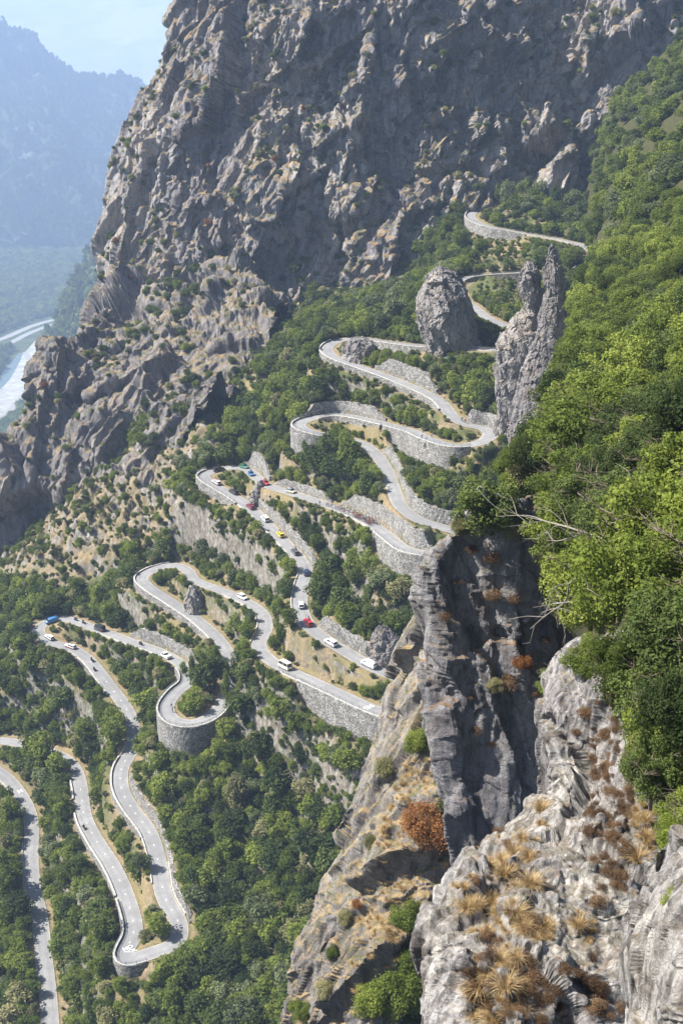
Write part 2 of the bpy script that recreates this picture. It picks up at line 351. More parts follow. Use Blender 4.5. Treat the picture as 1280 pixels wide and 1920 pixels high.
def rbf_fit(pts, lam=0.6):
    X = pts[:, :2]; n = len(X); r = np.linalg.norm(X[:, None] - X[None], axis=2)
    K = np.sqrt(r * r + 9.0) * -1 ; K[np.arange(n), np.arange(n)] -= -lam
    A = np.zeros((n + 3, n + 3)); A[:n, :n] = K; Q = np.c_[np.ones(n), X]; A[:n, n:] = Q; A[n:, :n] = Q.T
    return X, np.linalg.solve(A, np.r_[pts[:, 2], 0, 0, 0])
def rbf_eval(X, wt, q):
    out = np.empty(len(q)); n = len(X)
    for a in range(0, len(q), 20000):
        b = q[a:a + 20000]; r = np.linalg.norm(b[:, None] - X[None], axis=2)
        out[a:a + 20000] = (-np.sqrt(r * r + 9.0)) @ wt[:n] + wt[n] + b @ wt[n + 1:]
    return out
XX, WT = rbf_fit(pts)
GX0, GX1, GY0, GY1, GS = -230.0, 190.0, 190.0, 760.0, 0.85
gx = np.arange(GX0, GX1, GS); gy = np.arange(GY0, GY1, GS)
cgx = np.linspace(GX0, GX1, 140); cgy = np.linspace(GY0, GY1, 190)
cz = rbf_eval(XX, WT, np.stack(np.meshgrid(cgx, cgy), -1).reshape(-1, 2)).reshape(190, 140)
def bilin(Z, x0, y0, dx, dy, x, y):
    u = np.clip((x - x0) / dx, 0, Z.shape[1] - 1.001); v = np.clip((y - y0) / dy, 0, Z.shape[0] - 1.001)
    i = u.astype(int); j = v.astype(int); fu = u - i; fv = v - j
    return (Z[j, i] * (1 - fu) + Z[j, i + 1] * fu) * (1 - fv) + (Z[j + 1, i] * (1 - fu) + Z[j + 1, i + 1] * fu) * fv
MX, MY = np.meshgrid(gx, gy)
Z0 = bilin(cz, GX0, GY0, cgx[1] - cgx[0], cgy[1] - cgy[0], MX, MY)
pp = np.stack([MX, MY, Z0], -1)
# relief of the natural ground: knolls, small outcrops
rough = 1.6 * ridged(pp / 30.0, 4, 21) + 0.9 * fbm(pp / 9.0, 3, 31)
outc = facets((pp / 5.0).reshape(-1, 3), 61).reshape(MX.shape)
om = sstep(0.1, 0.5, fbm(pp / 26.0, 3, 51))
kpx, kpy, _ = proj(pp); knoll = sstep(470, 400, kpx) * sstep(1120, 1050, kpy)
rough = rough + (1.6 * om + 2.2 * knoll) * outc + knoll * (1.1 * facets((pp / 2.4).reshape(-1, 3), 62).reshape(MX.shape) + 2 * ridged(pp / 12.0, 4, 63))
# nearest road sample for each cell
ND = np.full(MX.shape, 1e9); NI = np.zeros(MX.shape, int)
R_ = 17
for k in range(0, len(RP), 2):
    x, y, z = RP[k]; i0 = int((x - R_ - GX0) / GS); i1 = int((x + R_ - GX0) / GS); j0 = int((y - R_ - GY0) / GS); j1 = int((y + R_ - GY0) / GS)
    i0, j0 = max(i0, 0), max(j0, 0)
    if i1 <= i0 or j1 <= j0: continue
    sl = (slice(j0, j1), slice(i0, i1)); d = np.hypot(MX[sl] - x, MY[sl] - y); m = d < ND[sl]
    ND[sl] = np.where(m, d, ND[sl]); NI[sl] = np.where(m, k, NI[sl])
rz = RP[NI, 2]; side = np.sign((MX - RP[NI, 0]) * LN[NI, 0] + (MY - RP[NI, 1]) * LN[NI, 1])
wallh = np.zeros((2, len(RP)))
for a, b, s, kind, h in WALLS:
    m = (RI >= a) & (RI <= b); hh = h * np.clip(np.minimum(RI - a, b - RI) / 0.5, 0.25, 1)
    wallh[0 if s > 0 else 1] = np.where(m, -hh if kind == 'out' else hh, wallh[0 if s > 0 else 1])
wh = np.where(side > 0, wallh[0, NI], wallh[1, NI])
Zn = Z0 + rough * sstep(5, 16, ND)
EDGE = HW + 0.55
near = sstep(EDGE + 0.9, 14.0, ND)
base = rz + np.where(wh != 0, wh, 0)
Zn = np.where(ND < 17, base * (1 - near) + Zn * near, Zn)
Zn = np.where((wh < 0) & (ND < 9), np.minimum(Zn, base + 0.35 * (ND - EDGE)), Zn)
verge = sstep(EDGE - 0.1, EDGE + 0.9, ND)
Zt = np.where(ND < EDGE + 0.9, (rz - 0.10) * (1 - verge) + Zn * verge, Zn)
wallm = (wh != 0) & (ND > EDGE - 0.25) & (ND < EDGE + 1.0)
Zt = np.where((wh > 0) & (ND > EDGE + 0.45), np.maximum(Zt, base - 0.3), Zt)
Zt = np.where((wh > 0) & (ND <= EDGE + 0.45), rz - 0.1, Zt)
Zt = np.where((wh < 0) & (ND > EDGE - 0.35) & (ND < EDGE + 3), base, Zt)
def ground(x, y):
    return bilin(Zt, GX0, GY0, GS, GS, np.asarray(x, float), np.asarray(y, float))
def road_dist(x, y):
    return bilin(np.minimum(ND, 50), GX0, GY0, GS, GS, np.asarray(x, float), np.asarray(y, float))
gp = np.stack([MX, MY, Zt], -1)
# zones of the slope: drawn on the photograph, stored on the ground
tpx, tpy, _ = proj(gp)
dry = sstep(0.05, 0.35, fbm(gp / 16.0, 4, 5)) * 0.7
dry = np.maximum(dry, (1 - sstep(3.3, 5.6, ND)) * sstep(2.6, 3.2, ND) * 0.75)
dry = np.where((tpx < 430) & (tpy < 1080), np.maximum(dry, 0.35), dry)
veg = sstep(-0.25, 0.15, fbm(gp / 12.0, 4, 8)) * np.where((tpx < 430) & (tpy < 1050), 0.15, 0.8)
rocky = np.maximum(sstep(0.4, 0.8, fbm(gp / 14.0, 5, 71)) * 0.8, sstep(0.0, 0.35, fbm(gp / 7.0, 5, 72)) * knoll * 0.9) * sstep(5, 9, ND)
ter = mesh_np('hillside_terrain', gp.reshape(-1, 3), grid_faces(*MX.shape)[:, ::-1], [M['terrain']], True, {'dry': dry, 'veg': veg, 'rocky': rocky})
link('hillside_terrain', ter, kind='structure', label='steep wooded slope that carries the zigzag road')
# road surface
off = np.linspace(-1, 1, 9)
RV = np.empty((len(RP), 9, 3)); 
for j, o in enumerate(off):
    RV[:, j, :2] = RP[:, :2] + LN * o * HW; RV[:, j, 2] = RP[:, 2] + 0.06 - 0.05 * o * o
ac = np.broadcast_to(np.abs(off), (len(RP), 9))
link('road', mesh_np('road', RV.reshape(-1, 3), grid_faces(len(RP), 9), [M['road']], True, {'across': ac}), kind='structure', label='narrow pale asphalt road zigzagging down the slope in hairpin bends')

# ---------------------------------------------------------------- the great cliff behind
def make_cliff():
    base = [(203,594,700),(262,555,675),(345,510,650),(430,500,634),(560,590,618),(700,555,612),(840,445,615),(980,345,642),(1120,225,655),(1290,70,665),(1480,-60,672)]
    top = [(455,-230),(500,-235),(560,-240),(640,-240),(720,-240),(800,-240),(900,-240),(1010,-240),(1130,-240),(1290,-240),(1480,-260)]
    sil = [(-230,455),(-60,385),(30,335),(90,302),(165,272),(210,262),(250,236),(330,230),(400,214),(460,190),(500,188),(550,196),(594,203)]
    nr = 9; C = np.zeros((nr + 1, len(base) + 2, 3)); r0 = np.random.default_rng(3)
    for j, ((bx, by, byy), (tx, ty)) in enumerate(zip(base, top)):
        for i in range(nr):
            t = i / (nr - 1); py = ty + (by - ty) * t
            px = np.interp(py, [s[0] for s in sil], [s[1] for s in sil]) if j == 0 else tx + (bx - tx) * t
            if j == 1: px = np.interp(py, [s[0] for s in sil], [s[1] for s in sil]) + 75 * (0.8 + 0.2 * t)
            hgt = (by - py) / F * byy
            y = byy + np.interp(bx, [200, 450, 650, 1000, 1500], [0.22, 0.28, 0.42, 0.62, 0.7]) * hgt + (r0.uniform(-5, 5) if 0 < j and 0 < i < nr - 1 else 0)
            C[i, j + 2] = P(px, py, y)
        C[nr, j + 2] = C[nr - 1, j + 2] + np.array([0, -3, -45])
    C[:, 1] = C[:, 2] + np.array([22, 60, 0]); C[:, 0] = C[:, 2] + np.array([120, 260, 0])
    return rock_sheet(C, 720, 940, 46, 101, 0.45, np.interp(np.linspace(0, 12, 940), [0, 2, 3, 4], [0.35, 0.55, 0.95, 1.25])[None, :], -0.3)
CL = make_cliff()
link('cliff', mesh_np('cliff', CL.reshape(-1, 3), grid_faces(*CL.shape[:2]), [M['cliff']]), kind='structure', label='huge grey rock face behind the hairpin road')
def sheet_from(rows, back=None, nv=200, nu=200, S=10, seed=1, vert=0.5, amp=1.0, ang=0.32, even=False, ext=0):
    C = np.array([[P(*p) for p in r] for r in rows])
    for e in range(ext):      # carry the rock on past the picture edge
        C = np.concatenate([C, C[:, -1:] + (C[:, -1:] - C[:, -2:-1]) * 1.35], 1)
    if back is not None: C = np.concatenate([C[:1] + np.array([0, 1.0, -1.15]) * back[1] * 0.6, C])   # the crest turns over and runs down behind
    if back is not None:     # hidden flanks that give the rock its thickness
        b = np.array(back, float); C = np.concatenate([C[:, :1] + b * 2.6, C[:, :1] + b, C], 1)
    return rock_sheet(C, nv, nu, S, seed, vert, amp, ang, even)
LC = sheet_from([
 [(200,588,690),(270,545,655),(345,515,638),(425,490,625),(520,570,590)],
 [(165,618,605),(250,610,588),(335,600,575),(415,590,560),(500,650,535)],
 [(128,650,575),(212,680,560),(300,692,545),(385,700,528),(470,720,512)],
 [(88,705,562),(185,745,545),(275,750,528),(362,750,515),(440,770,500)],
 [(62,770,548),(150,830,530),(245,830,518),(330,800,508),(420,800,490)],
 [(5,900,528),(100,940,512),(200,930,502),(280,870,490),(380,850,476)],
 [(-60,1030,510),(55,1060,495),(140,1040,484),(240,950,472),(330,930,462)],
 [(-120,1170,490),(30,1180,470),(110,1150,458),(210,1060,446),(290,1050,440)],
 [(-160,1350,480),(30,1350,455),(110,1300,445),(210,1200,430),(290,1200,425)]],
 back=(14, 45, -14), nv=460, nu=460, S=60, seed=207, vert=0.4, amp=0.75, ang=-0.15)
link('lower_cliff', mesh_np('lower_cliff', LC.reshape(-1, 3), grid_faces(*LC.shape[:2]), [M['ledge']]), kind='structure', label='lower stepped cliff with dry grass ledges left of the road')
# rock tower by the road
M['tower'] = rock_mat('tower_rock', 12, light=(0.42, 0.40, 0.38), dark=(0.17, 0.16, 0.16), gamt=0.5, glo=0.62, rustamt=0.3)
def blob_rock(name, outline, y, thick, S, seed, mat, nv=160, nu=220, amp=1.0, **props):
    """a free-standing rock: outline rows (py, left px, right px), depth y, front-to-back thickness"""
    rows = []
    py0, l0, r0 = outline[0]
    ctr = [P((l + r) / 2, py, y) for py, l, r in outline]; hw = [abs(P(r, py, y)[0] - P(l, py, y)[0]) / 2 for py, l, r in outline]
    ctr = [ctr[0] + np.array([0, 0, 0.3])] + ctr; hw = [0.02] + hw
    a = np.linspace(0, 2 * pi, 17)[:-1]; C = np.zeros((len(ctr), 16, 3))
    for i, (c, h) in enumerate(zip(ctr, hw)):
        C[i, :, 0] = c[0] + h * np.cos(a); C[i, :, 1] = c[1] + h * thick * np.sin(a); C[i, :, 2] = c[2]
    C = np.concatenate([C, C[:, :1]], 1); C = np.concatenate([C[:, -3:-1], C, C[:, 1:3]], 1)
    G = cr(cr(C, nv, 0), nu + 1, 1)
    n = G.shape[1]; per = (n - 1) * 16 / 20.0; i0 = int(round((n - 1) * 2 / 20.0)); G = G[:, i0:i0 + int(round(per)) + 1]; G[:, -1] = G[:, 0]
    N = -grid_normals(G); N[:, -1] = N[:, 0]
    N = np.where((N[..., :2] * (G[..., :2] - G[..., :2].mean(1, keepdims=True))).sum(-1, keepdims=True) < 0, -N, N)
    d = rock_disp(G.reshape(-1, 3), S, seed, 0.5).reshape(G.shape[:2]) * amp
    G = G + N * (d * np.minimum(1, np.linspace(0, 8, nv))[:, None])[..., None]
    fc = grid_faces(*G.shape[:2])
    return link(name, mesh_np(name, G.reshape(-1, 3), fc[:, ::-1], [mat]), **props)
blob_rock('rock_tower', [(501,822,832),(513,808,850),(540,790,872),(575,782,884),(610,784,892),(640,794,900),(665,800,905),(700,800,905)], 432, 0.9, 6.5, 301, M['tower'], nv=240, amp=0.8,
          label='massive rounded rock tower standing above the upper road bends', category='rock')
blob_rock('rock_pinnacle', [(462,1030,1040),(480,1025,1045),(505,1020,1054),(540,1020,1056),(575,1016,1060),(600,1010,1062),(640,1002,1068),(700,975,1070),(760,962,1060),(830,950,1050),(900,940,1040)], 362, 0.9, 4, 311, M['tower'], nv=280, amp=0.7,
          label='tall slender rock needle standing over the bends', category='rock')
blob_rock('rock_pinnacle', [(492,985,1000),(510,978,1010),(540,976,1010),(575,982,1012),(600,965,1015),(640,935,1012),(690,930,1005),(740,933,990),(800,930,975),(880,915,970)], 372, 1.1, 5, 321, M['tower'], nv=260, amp=0.75,
          label='stubbier rock spire close to the tall slender needle', category='rock')
# ---------------------------------------------------------------- wooded flank on the right
HS = sheet_from([
 [(1040,560,700),(1120,260,655),(1230,120,640),(1420,-60,620),(1700,-260,600)],
 [(1090,620,560),(1122,375,520),(1230,230,500),(1440,50,480),(1760,-200,460)],
 [(1085,740,380),(1105,520,345),(1225,440,325),(1480,220,310),(1850,-100,300)],
 [(1075,800,280),(1090,620,245),(1215,560,230),(1500,360,220),(1950,50,210)],
 [(1020,900,200),(1040,740,172),(1190,700,160),(1500,510,150),(2000,200,145)],
 [(960,1000,140),(980,850,118),(1150,830,108),(1500,650,100),(2000,350,95)],
 [(1010,1050,115),(1040,955,97),(1150,930,82),(1500,800,72),(2000,500,68)],
 [(1080,1250,100),(1100,1100,80),(1190,1060,62),(1500,950,52),(2000,700,48)],
 [(1110,1450,90),(1130,1290,66),(1210,1240,48),(1500,1180,40),(2000,1000,36)]],
 nv=260, nu=260, S=14, seed=407, vert=0.8, amp=0.35, ext=1)
M['flank'] = rock_mat('flank_ground', 10, light=(0.10, 0.10, 0.07), dark=(0.035, 0.04, 0.022), grass=(0.05, 0.06, 0.024), green=(0.03, 0.048, 0.015), gamt=1.0, glo=0.0)
link('right_flank_terrain', mesh_np('right_flank_terrain', HS.reshape(-1, 3), grid_faces(*HS.shape[:2]), [M['flank']]), kind='structure', label='wooded flank rising beside the viewpoint')
# ---------------------------------------------------------------- foreground crags
CB = sheet_from([
 [(900,930,92.0),(935,935,91.2),(1000,940,91.2),(1090,940,92.3),(1200,940,93.2)],
 [(872,962,91.6),(915,965,90.8),(990,970,90.8),(1090,970,91.9),(1200,970,92.8)],
 [(843,1005,91.1),(900,1010,90.3),(985,1010,90.3),(1090,1010,91.4),(1200,1010,92.3)],
 [(800,1055,90.5),(868,1065,89.7),(965,1070,89.7),(1080,1070,90.8),(1200,1070,91.7)],
 [(790,1110,89.8),(868,1130,89.0),(960,1140,89.0),(1075,1140,90.1),(1200,1140,91.0)],
 [(814,1190,88.9),(885,1200,88.1),(970,1205,88.1),(1075,1205,89.2),(1200,1205,90.1)],
 [(808,1270,87.9),(880,1280,87.1),(965,1285,87.1),(1075,1285,88.2),(1200,1285,89.1)],
 [(830,1385,86.5),(893,1390,85.7),(972,1390,85.7),(1080,1390,86.8),(1200,1390,87.7)],
 [(850,1500,85.2),(905,1500,84.4),(985,1500,84.4),(1080,1500,85.5),(1200,1500,86.4)],
 [(870,1650,83.4),(930,1650,82.6),(1000,1650,82.6),(1080,1650,83.7),(1200,1650,84.6)],
 [(870,1900,80.4),(930,1900,79.6),(1000,1900,79.6),(1080,1900,80.7),(1200,1900,81.6)]],
 back=(4, 14, -9), nv=500, nu=480, S=11, seed=503, vert=0.4, amp=0.55, even=True, ext=1)
link('crag', mesh_np('crag', CB.reshape(-1, 3), grid_faces(*CB.shape[:2]), [M['crag']]), label='tall shadowed rock buttress below the bushy tree, reaching into the road view', category='rock')
CD = sheet_from([
 [(800,1185,150),(822,1180,140),(850,1190,132),(885,1200,130),(930,1210,132)],
 [(768,1275,146),(805,1280,136),(845,1285,129),(890,1290,128),(940,1300,130)],
 [(735,1355,142),(785,1365,131),(835,1370,125),(890,1380,125),(950,1390,128)],
 [(704,1445,138),(765,1460,126),(830,1470,120),(890,1480,121),(960,1490,125)],
 [(650,1545,134),(725,1560,121),(805,1575,115),(885,1580,117),(960,1590,122)],
 [(598,1645,130),(685,1665,116),(775,1680,110),(870,1690,113),(960,1700,118)],
 [(565,1730,126),(655,1750,111),(755,1765,105),(860,1780,110),(960,1790,115)],
 [(545,1805,122),(640,1830,107),(745,1845,101),(850,1860,106),(950,1870,112)],
 [(532,1920,118),(630,1930,103),(735,1940,98),(845,1950,103),(950,1960,110)],
 [(520,2080,114),(620,2080,100),(730,2080,95),(840,2080,100),(950,2080,107)]],
 back=(3, 13, -9), nv=520, nu=400, S=10, seed=523, vert=0.3, amp=0.9, ang=-0.5, even=True)
M['ridge'] = rock_mat('ridge_rock', 8, light=(0.36, 0.345, 0.32), dark=(0.09, 0.083, 0.08), grass=(0.42, 0.31, 0.165), gamt=0.9, glo=0.47, rustamt=0.2)
link('crag', mesh_np('crag', CD.reshape(-1, 3), grid_faces(*CD.shape[:2]), [M['ridge']]), label='jagged slanting rock ridge streaked with dry golden grass', category='rock')
CC = sheet_from([
 [(1068,1215,46.5),(1120,1210,45),(1200,1205,42),(1330,1205,40),(1480,1205,38)],
 [(1028,1290,43.5),(1100,1285,42),(1200,1280,39.5),(1330,1280,38),(1480,1280,36)],
 [(1022,1370,42),(1095,1370,40.5),(1200,1370,38),(1330,1370,36.5),(1480,1370,35)],
 [(1045,1460,40.5),(1105,1460,39),(1200,1460,36.5),(1330,1460,35.5),(1480,1460,34)],
 [(1000,1535,38.5),(1085,1535,36.5),(1190,1540,35),(1330,1540,34.5),(1480,1540,33)],
 [(918,1590,36),(1020,1600,34),(1150,1610,33),(1310,1620,33),(1480,1620,32)],
 [(852,1655,33.3),(970,1670,31.5),(1120,1680,31),(1300,1690,31.5),(1480,1690,31)],
 [(796,1740,31.5),(925,1750,29.5),(1100,1760,29.5),(1300,1770,30),(1480,1770,30)],
 [(790,1800,30.3),(920,1815,28),(1100,1820,28),(1300,1830,29),(1480,1830,29)],
 [(810,1870,29.2),(930,1880,27),(1100,1890,27),(1300,1890,28),(1480,1890,28)],
 [(798,1990,28),(930,1990,25.5),(1100,1990,26),(1300,1990,27),(1480,1990,27)],
 [(790,2250,26.5),(930,2250,24),(1100,2250,25),(1300,2250,26),(1480,2250,26)]],
 back=(1.2, 4, -3.6), nv=620, nu=760, S=4.0, seed=541, vert=0.28, amp=0.6, even=True, ext=3)
link('crag', mesh_np('crag', CC.reshape(-1, 3), grid_faces(*CC.shape[:2]), [M['near']]), label='pale rough rock face tufted with long straw-coloured grass', category='rock')
CF = sheet_from([
 [(1275,1560,21.5),(1300,1555,20.5),(1350,1550,20),(1450,1550,20)],
 [(1242,1620,21),(1275,1615,19.5),(1340,1610,19),(1450,1610,19)],
 [(1210,1670,20.5),(1260,1670,18.8),(1330,1670,18),(1450,1670,18)],
 [(1192,1730,20),(1245,1735,18),(1325,1735,17.5),(1450,1735,17.5)],
 [(1193,1800,19.5),(1245,1805,17.5),(1325,1805,17),(1450,1805,17)],
 [(1206,1870,19),(1255,1875,17),(1330,1875,16.5),(1450,1875,16.5)],
 [(1200,1960,18.5),(1250,1960,16.5),(1330,1960,16),(1450,1960,16)],
 [(1195,2200,18),(1250,2200,16),(1330,2200,15.5),(1450,2200,15.5)]],
 back=(0.5, 2.0, -2.1), nv=320, nu=420, S=2.4, seed=561, vert=0.35, amp=0.38, even=True, ext=3)
link('boulder', mesh_np('boulder', CF.reshape(-1, 3), grid_faces(*CF.shape[:2]), [M['near']]), label='smooth pale grey boulder at the lower corner of the view', category='rock')
# ---------------------------------------------------------------- retaining walls, parapets and railings
def road_pt(idx):
    k = np.interp(idx, RI, np.arange(len(RI))); i = int(k); f = k - i; j = min(i + 1, len(RP) - 1)
    return RP[i] * (1 - f) + RP[j] * f, tang[i], LN[i]
def seg(a, b, s, off, step=2):
    ks = np.where((RI >= a) & (RI <= b))[0][::step]
    p = RP[ks].copy(); p[:, :2] += LN[ks] * s * off; return p, LN[ks] * s, ks
def ribbon(p, n, o0, o1, z0, z1, wob=0.0, seed=0, nz=1):
    """solid band along a path: offsets o0..o1 outwards, heights z0..z1 above the path (arrays or numbers)"""
    m = len(p); z0 = np.broadcast_to(z0, m); z1 = np.broadcast_to(z1, m); prof = []
    lv = np.linspace(0, 1, nz + 1)
    for t in lv: prof.append((o0, t))
    for t in lv[::-1]: prof.append((o1, t))
    V = np.zeros((m, len(prof), 3))
    for j, (o, t) in enumerate(prof):
        V[:, j, :2] = p[:, :2] + n * o; V[:, j, 2] = p[:, 2] + z0 * (1 - t) + z1 * t
    if wob: V += wob * np.stack([perlin(V * 1.3, seed), perlin(V * 1.3, seed + 1), perlin(V * 1.3, seed + 2)], -1)
    V = np.concatenate([V, V[:, :1]], 1); c = V.shape[1]
    f = list(grid_faces(m, c)); base = 0
    Vf = V.reshape(-1, 3); k = len(prof); h = k // 2
    for e in (0, m - 1):
        for j in range(h - 1):
            q = [e * c + j, e * c + j + 1, e * c + k - 2 - j, e * c + k - 1 - j]; f.append(np.array(q if e else q[::-1]))
    return Vf, np.array(f)
def join(parts):
    V = []; Fc = []; o = 0
    for v, f in parts: V.append(v); Fc.append(np.asarray(f) + o); o += len(v)
    return np.concatenate(V), np.concatenate(Fc)
def rail_parts(a, b, s, off, zb, hgt=0.95):
    p, n, ks = seg(a, b, s, off, 2); parts = []; pos_ = []
    L = np.r_[0, np.cumsum(np.linalg.norm(np.diff(p, axis=0), axis=1))]
    for zz in (0.35, 0.65, hgt):
        parts.append(ribbon(p, n, -0.035, 0.035, zb + zz - 0.035, zb + zz + 0.035))
    for d in np.arange(0, L[-1], 2.8):
        q = np.array([np.interp(d, L, p[:, k]) for k in range(3)])
        pos_.append(q + [0, 0, zb])
    return join(parts), pos_
def box(c, s):
    x, y, z = np.array(s) / 2.0
    v = np.array([[-x, -y, -z], [x, -y, -z], [x, y, -z], [-x, y, -z], [-x, -y, z], [x, -y, z], [x, y, z], [-x, y, z]]) + np.array(c)
    return v, np.array([[0, 3, 2, 1], [4, 5, 6, 7], [0, 1, 5, 4], [1, 2, 6, 5], [2, 3, 7, 6], [3, 0, 4, 7]])
v_, f_ = box((0, 0, 0.475), (0.11, 0.11, 0.95)); POST = mesh_np('post', v_, f_, [M['metal']])
WL = [
 'pale stone wall propping the topmost bend by the dark cliff', 'tall pale stone wall beside the rock tower', 'low stone wall below the straight under the rock tower',
 'long railed stone wall of the bend under the rock tower', 'broad rough stone wall above the straight with the lone cyclist', 'curved stone wall at the foot of the rock spires',
 'high shaded stone wall carrying the wide bend under the rock spires', 'low stone wall running on from the wide bend under the rock spires', 'shrub-topped stone wall behind the drum-shaped bend',
 'drum-shaped stone wall of the bend half hidden by trees', 'long curved stone wall inside the road beside the tree mass', 'bright stone wall above the cycling bunch', 'railed stone wall of the bend cut off by the dark crag',
 'short stone wall behind the cycling bunch', 'tall stone wall above the blue car on the bend', 'stone wall under the bend with the white and red car', 'long stone wall beside the queue of cars', 'stone wall beside the red car and white van road',
 'high stone wall with railing under the lane with painted words', 'low wall along the shaded bend above the big tree', 'round tower-like wall with white rim around the hairpin', 'stone wall above the white pickup van',
 'low white wall by the two motorcycles', 'white-topped wall on the winding lower lane', 'rubble wall on the inner side of the lower lane', 'low wall with rails around the lowest hairpin with painted writing', 'white-topped wall along the lane climbing from the lowest hairpin',
 'short wall beside the parked motorcycle lane']
for wi, (a, b, s, kind, h) in enumerate(WALLS):
    root = link('retaining_wall', None, label=WL[wi], category='stone wall', group='stone retaining walls of the zigzag road')
    p, n, ks = seg(a, b, s, 0.0, 1); m = len(p)
    root.location = p[m // 2]; o = np.array(root.location)
    taper = np.clip(np.minimum(RI[ks] - a, b - RI[ks]) / 0.45, 0.25, 1)
    jit = 0.25 * fbm(p * 0.4, 3, wi)
    if kind == 'out':
        par = 0.55
        V, Fc = ribbon(p, n, EDGE - 0.3, EDGE + 0.3, -h * taper - 1.2, np.full(m, par - 0.12), 0.12, wi * 5, nz=max(3, int(h / 1.5)))
        link('masonry', mesh_np('masonry', V - o, Fc, [M['stone']]), root)
        V, Fc = ribbon(p, n, EDGE - 0.35, EDGE + 0.15, par - 0.12, par + 0.02, 0.05, wi)
        link('coping', mesh_np('coping', V - o, Fc, [M['coping']]), root)
        if h > 2.6:
            (V, Fc), po = rail_parts(a, b, s, EDGE - 0.1, par)
            link('rails', mesh_np('rails', V - o, Fc, [M['metal']]), root)
            for q in po: link('post', POST, root, q - o)
    else:
        V, Fc = ribbon(p, n, EDGE - 0.1, EDGE + 0.9, -0.4, h * taper + jit, 0.22, wi * 5, nz=max(3, int(h / 1.2)))
        link('masonry', mesh_np('masonry', V - o, Fc, [M['stone']]), root)
# low white parapets that line the open edges
PAR = [(24.6, 28.4, 1, 1), (76.4, 80.6, -1, 0), (80.6, 83.2, -1, 0), (44.6, 47.3, 1, 1), (64.8, 66.2, 1, 0), (96.0, 99.4, 1, 0), (92.8, 93.9, 1, 1), (103.4, 104.3, -1, 0), (119.0, 121.0, 1, 0), (126.6, 127.6, -1, 0), (131.6, 132.4, -1, 0), (137.0, 138.8, 1, 0), (136.0, 137.6, -1, 0), (7.6, 9.6, -1, 1), (156.6, 158.4, -1, 0), (159.6, 161.5, -1, 0)]
PLB = ['thin railed parapet below the rock tower', 'white parapet below the queue of cars', 'white parapet at the narrow shaded stretch', 'railed parapet left of the wide bend', 'low parapet beyond the cycling bunch', 'curved white parapet uphill of the minibus', 'railed parapet just below the minibus',
       'short parapet at the shaded bend', 'white parapet beside the pickup van', 'short white parapet before the motorcycles', 'short parapet at the neck of the lower lane', 'white upper parapet of the lower lane', 'pale parapet in the middle of the lower lane', 'railed parapet of the topmost straight', 'low parapet on the lane at the picture edge', 'low parapet lower on the lane at the picture edge']
for k, (a, b, s, rl) in enumerate(PAR):
    root = link('parapet', None, label=PLB[k], category='parapet', group='low parapets along the road edge')
    p, n, ks = seg(a, b, s, 0.0, 1); root.location = p[len(p) // 2]; o = np.array(root.location)
    V, Fc = ribbon(p, n, EDGE - 0.4, EDGE - 0.08, -0.5, 0.42, 0.05, 900 + k); link('kerb_wall', mesh_np('kerb_wall', V - o, Fc, [M['coping']]), root)
    if rl:
        (V, Fc), po = rail_parts(a, b, s, EDGE - 0.28, 0.5); link('rails', mesh_np('rails', V - o, Fc, [M['metal']]), root)
        for q in po: link('post', POST, root, q - o)
# ---------------------------------------------------------------- valley, river, far mountains
def land_mat(name, c1, c2, sc, c3=None):
    b = NB(name); n = b.noise(sc, 8, 0.65); c = b.ramp(n, [(0.35, c1), (0.65, c2)])
    if c3: c = b.mix(b.ramp(b.noise(sc * 0.3, 6, 0.65), [(0.58, 0.0), (0.64, 0.8)]), c, c3)
    b.bsdf(c, 0.95, None, 0.1); return b.m
M['valley'] = land_mat('valley_meadow', (0.035, 0.05, 0.022), (0.10, 0.12, 0.05), 0.02)
M['mount'] = land_mat('forested_mountain', (0.03, 0.042, 0.03), (0.06, 0.075, 0.05), 0.012, (0.16, 0.155, 0.15))
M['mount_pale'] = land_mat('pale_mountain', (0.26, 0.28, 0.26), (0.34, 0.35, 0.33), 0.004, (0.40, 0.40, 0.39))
M['gravel'] = land_mat('river_gravel', (0.26, 0.27, 0.26), (0.46, 0.46, 0.43), 0.05)
M['water'] = flat_mat('shallow_river', (0.12, 0.17, 0.18), 0.35, 0.5)
M['mway'] = flat_mat('motorway_concrete', (0.30, 0.30, 0.29), 0.8)
ZF = -350.0; KF = (H - ZF) / H     # valley floor level
xs = np.linspace(-7400, 7400, 160); ys = np.concatenate([np.linspace(-50, 3000, 90), np.linspace(3100, 14400, 60)])
GXv, GYv = np.meshgrid(xs, ys)
link('valley_floor', mesh_np('valley_floor', np.stack([GXv, GYv, np.full_like(GXv, ZF)], -1).reshape(-1, 3), grid_faces(*GXv.shape)[:, ::-1], [M['valley']], True), kind='structure')
def on_floor(px, py, z=ZF):
    d = ray(px, py); t = (z - H) / d[..., 2]; return d * t[..., None] + np.array([0, 0, H])
def floor_strip(name, ctr, wd, z, mat, n=60, **pr):
    C = cr(on_floor(np.array([c[0] for c in ctr], float), np.array([c[1] for c in ctr], float)), n, 0)
    wdt = np.interp(np.linspace(0, 1, n), np.linspace(0, 1, len(wd)), wd)
    t = np.gradient(C, axis=0)[:, :2]; t /= np.linalg.norm(t, axis=1, keepdims=True); nn = np.stack([-t[:, 1], t[:, 0]], 1)
    V = np.zeros((n, 3, 3))
    for j, o in enumerate((-0.5, 0, 0.5)): V[:, j, :2] = C[:, :2] + nn * (o * wdt)[:, None]; V[:, j, 2] = ZF + z
    return link(name, mesh_np(name, V.reshape(-1, 3), grid_faces(n, 3), [mat], True), **pr)
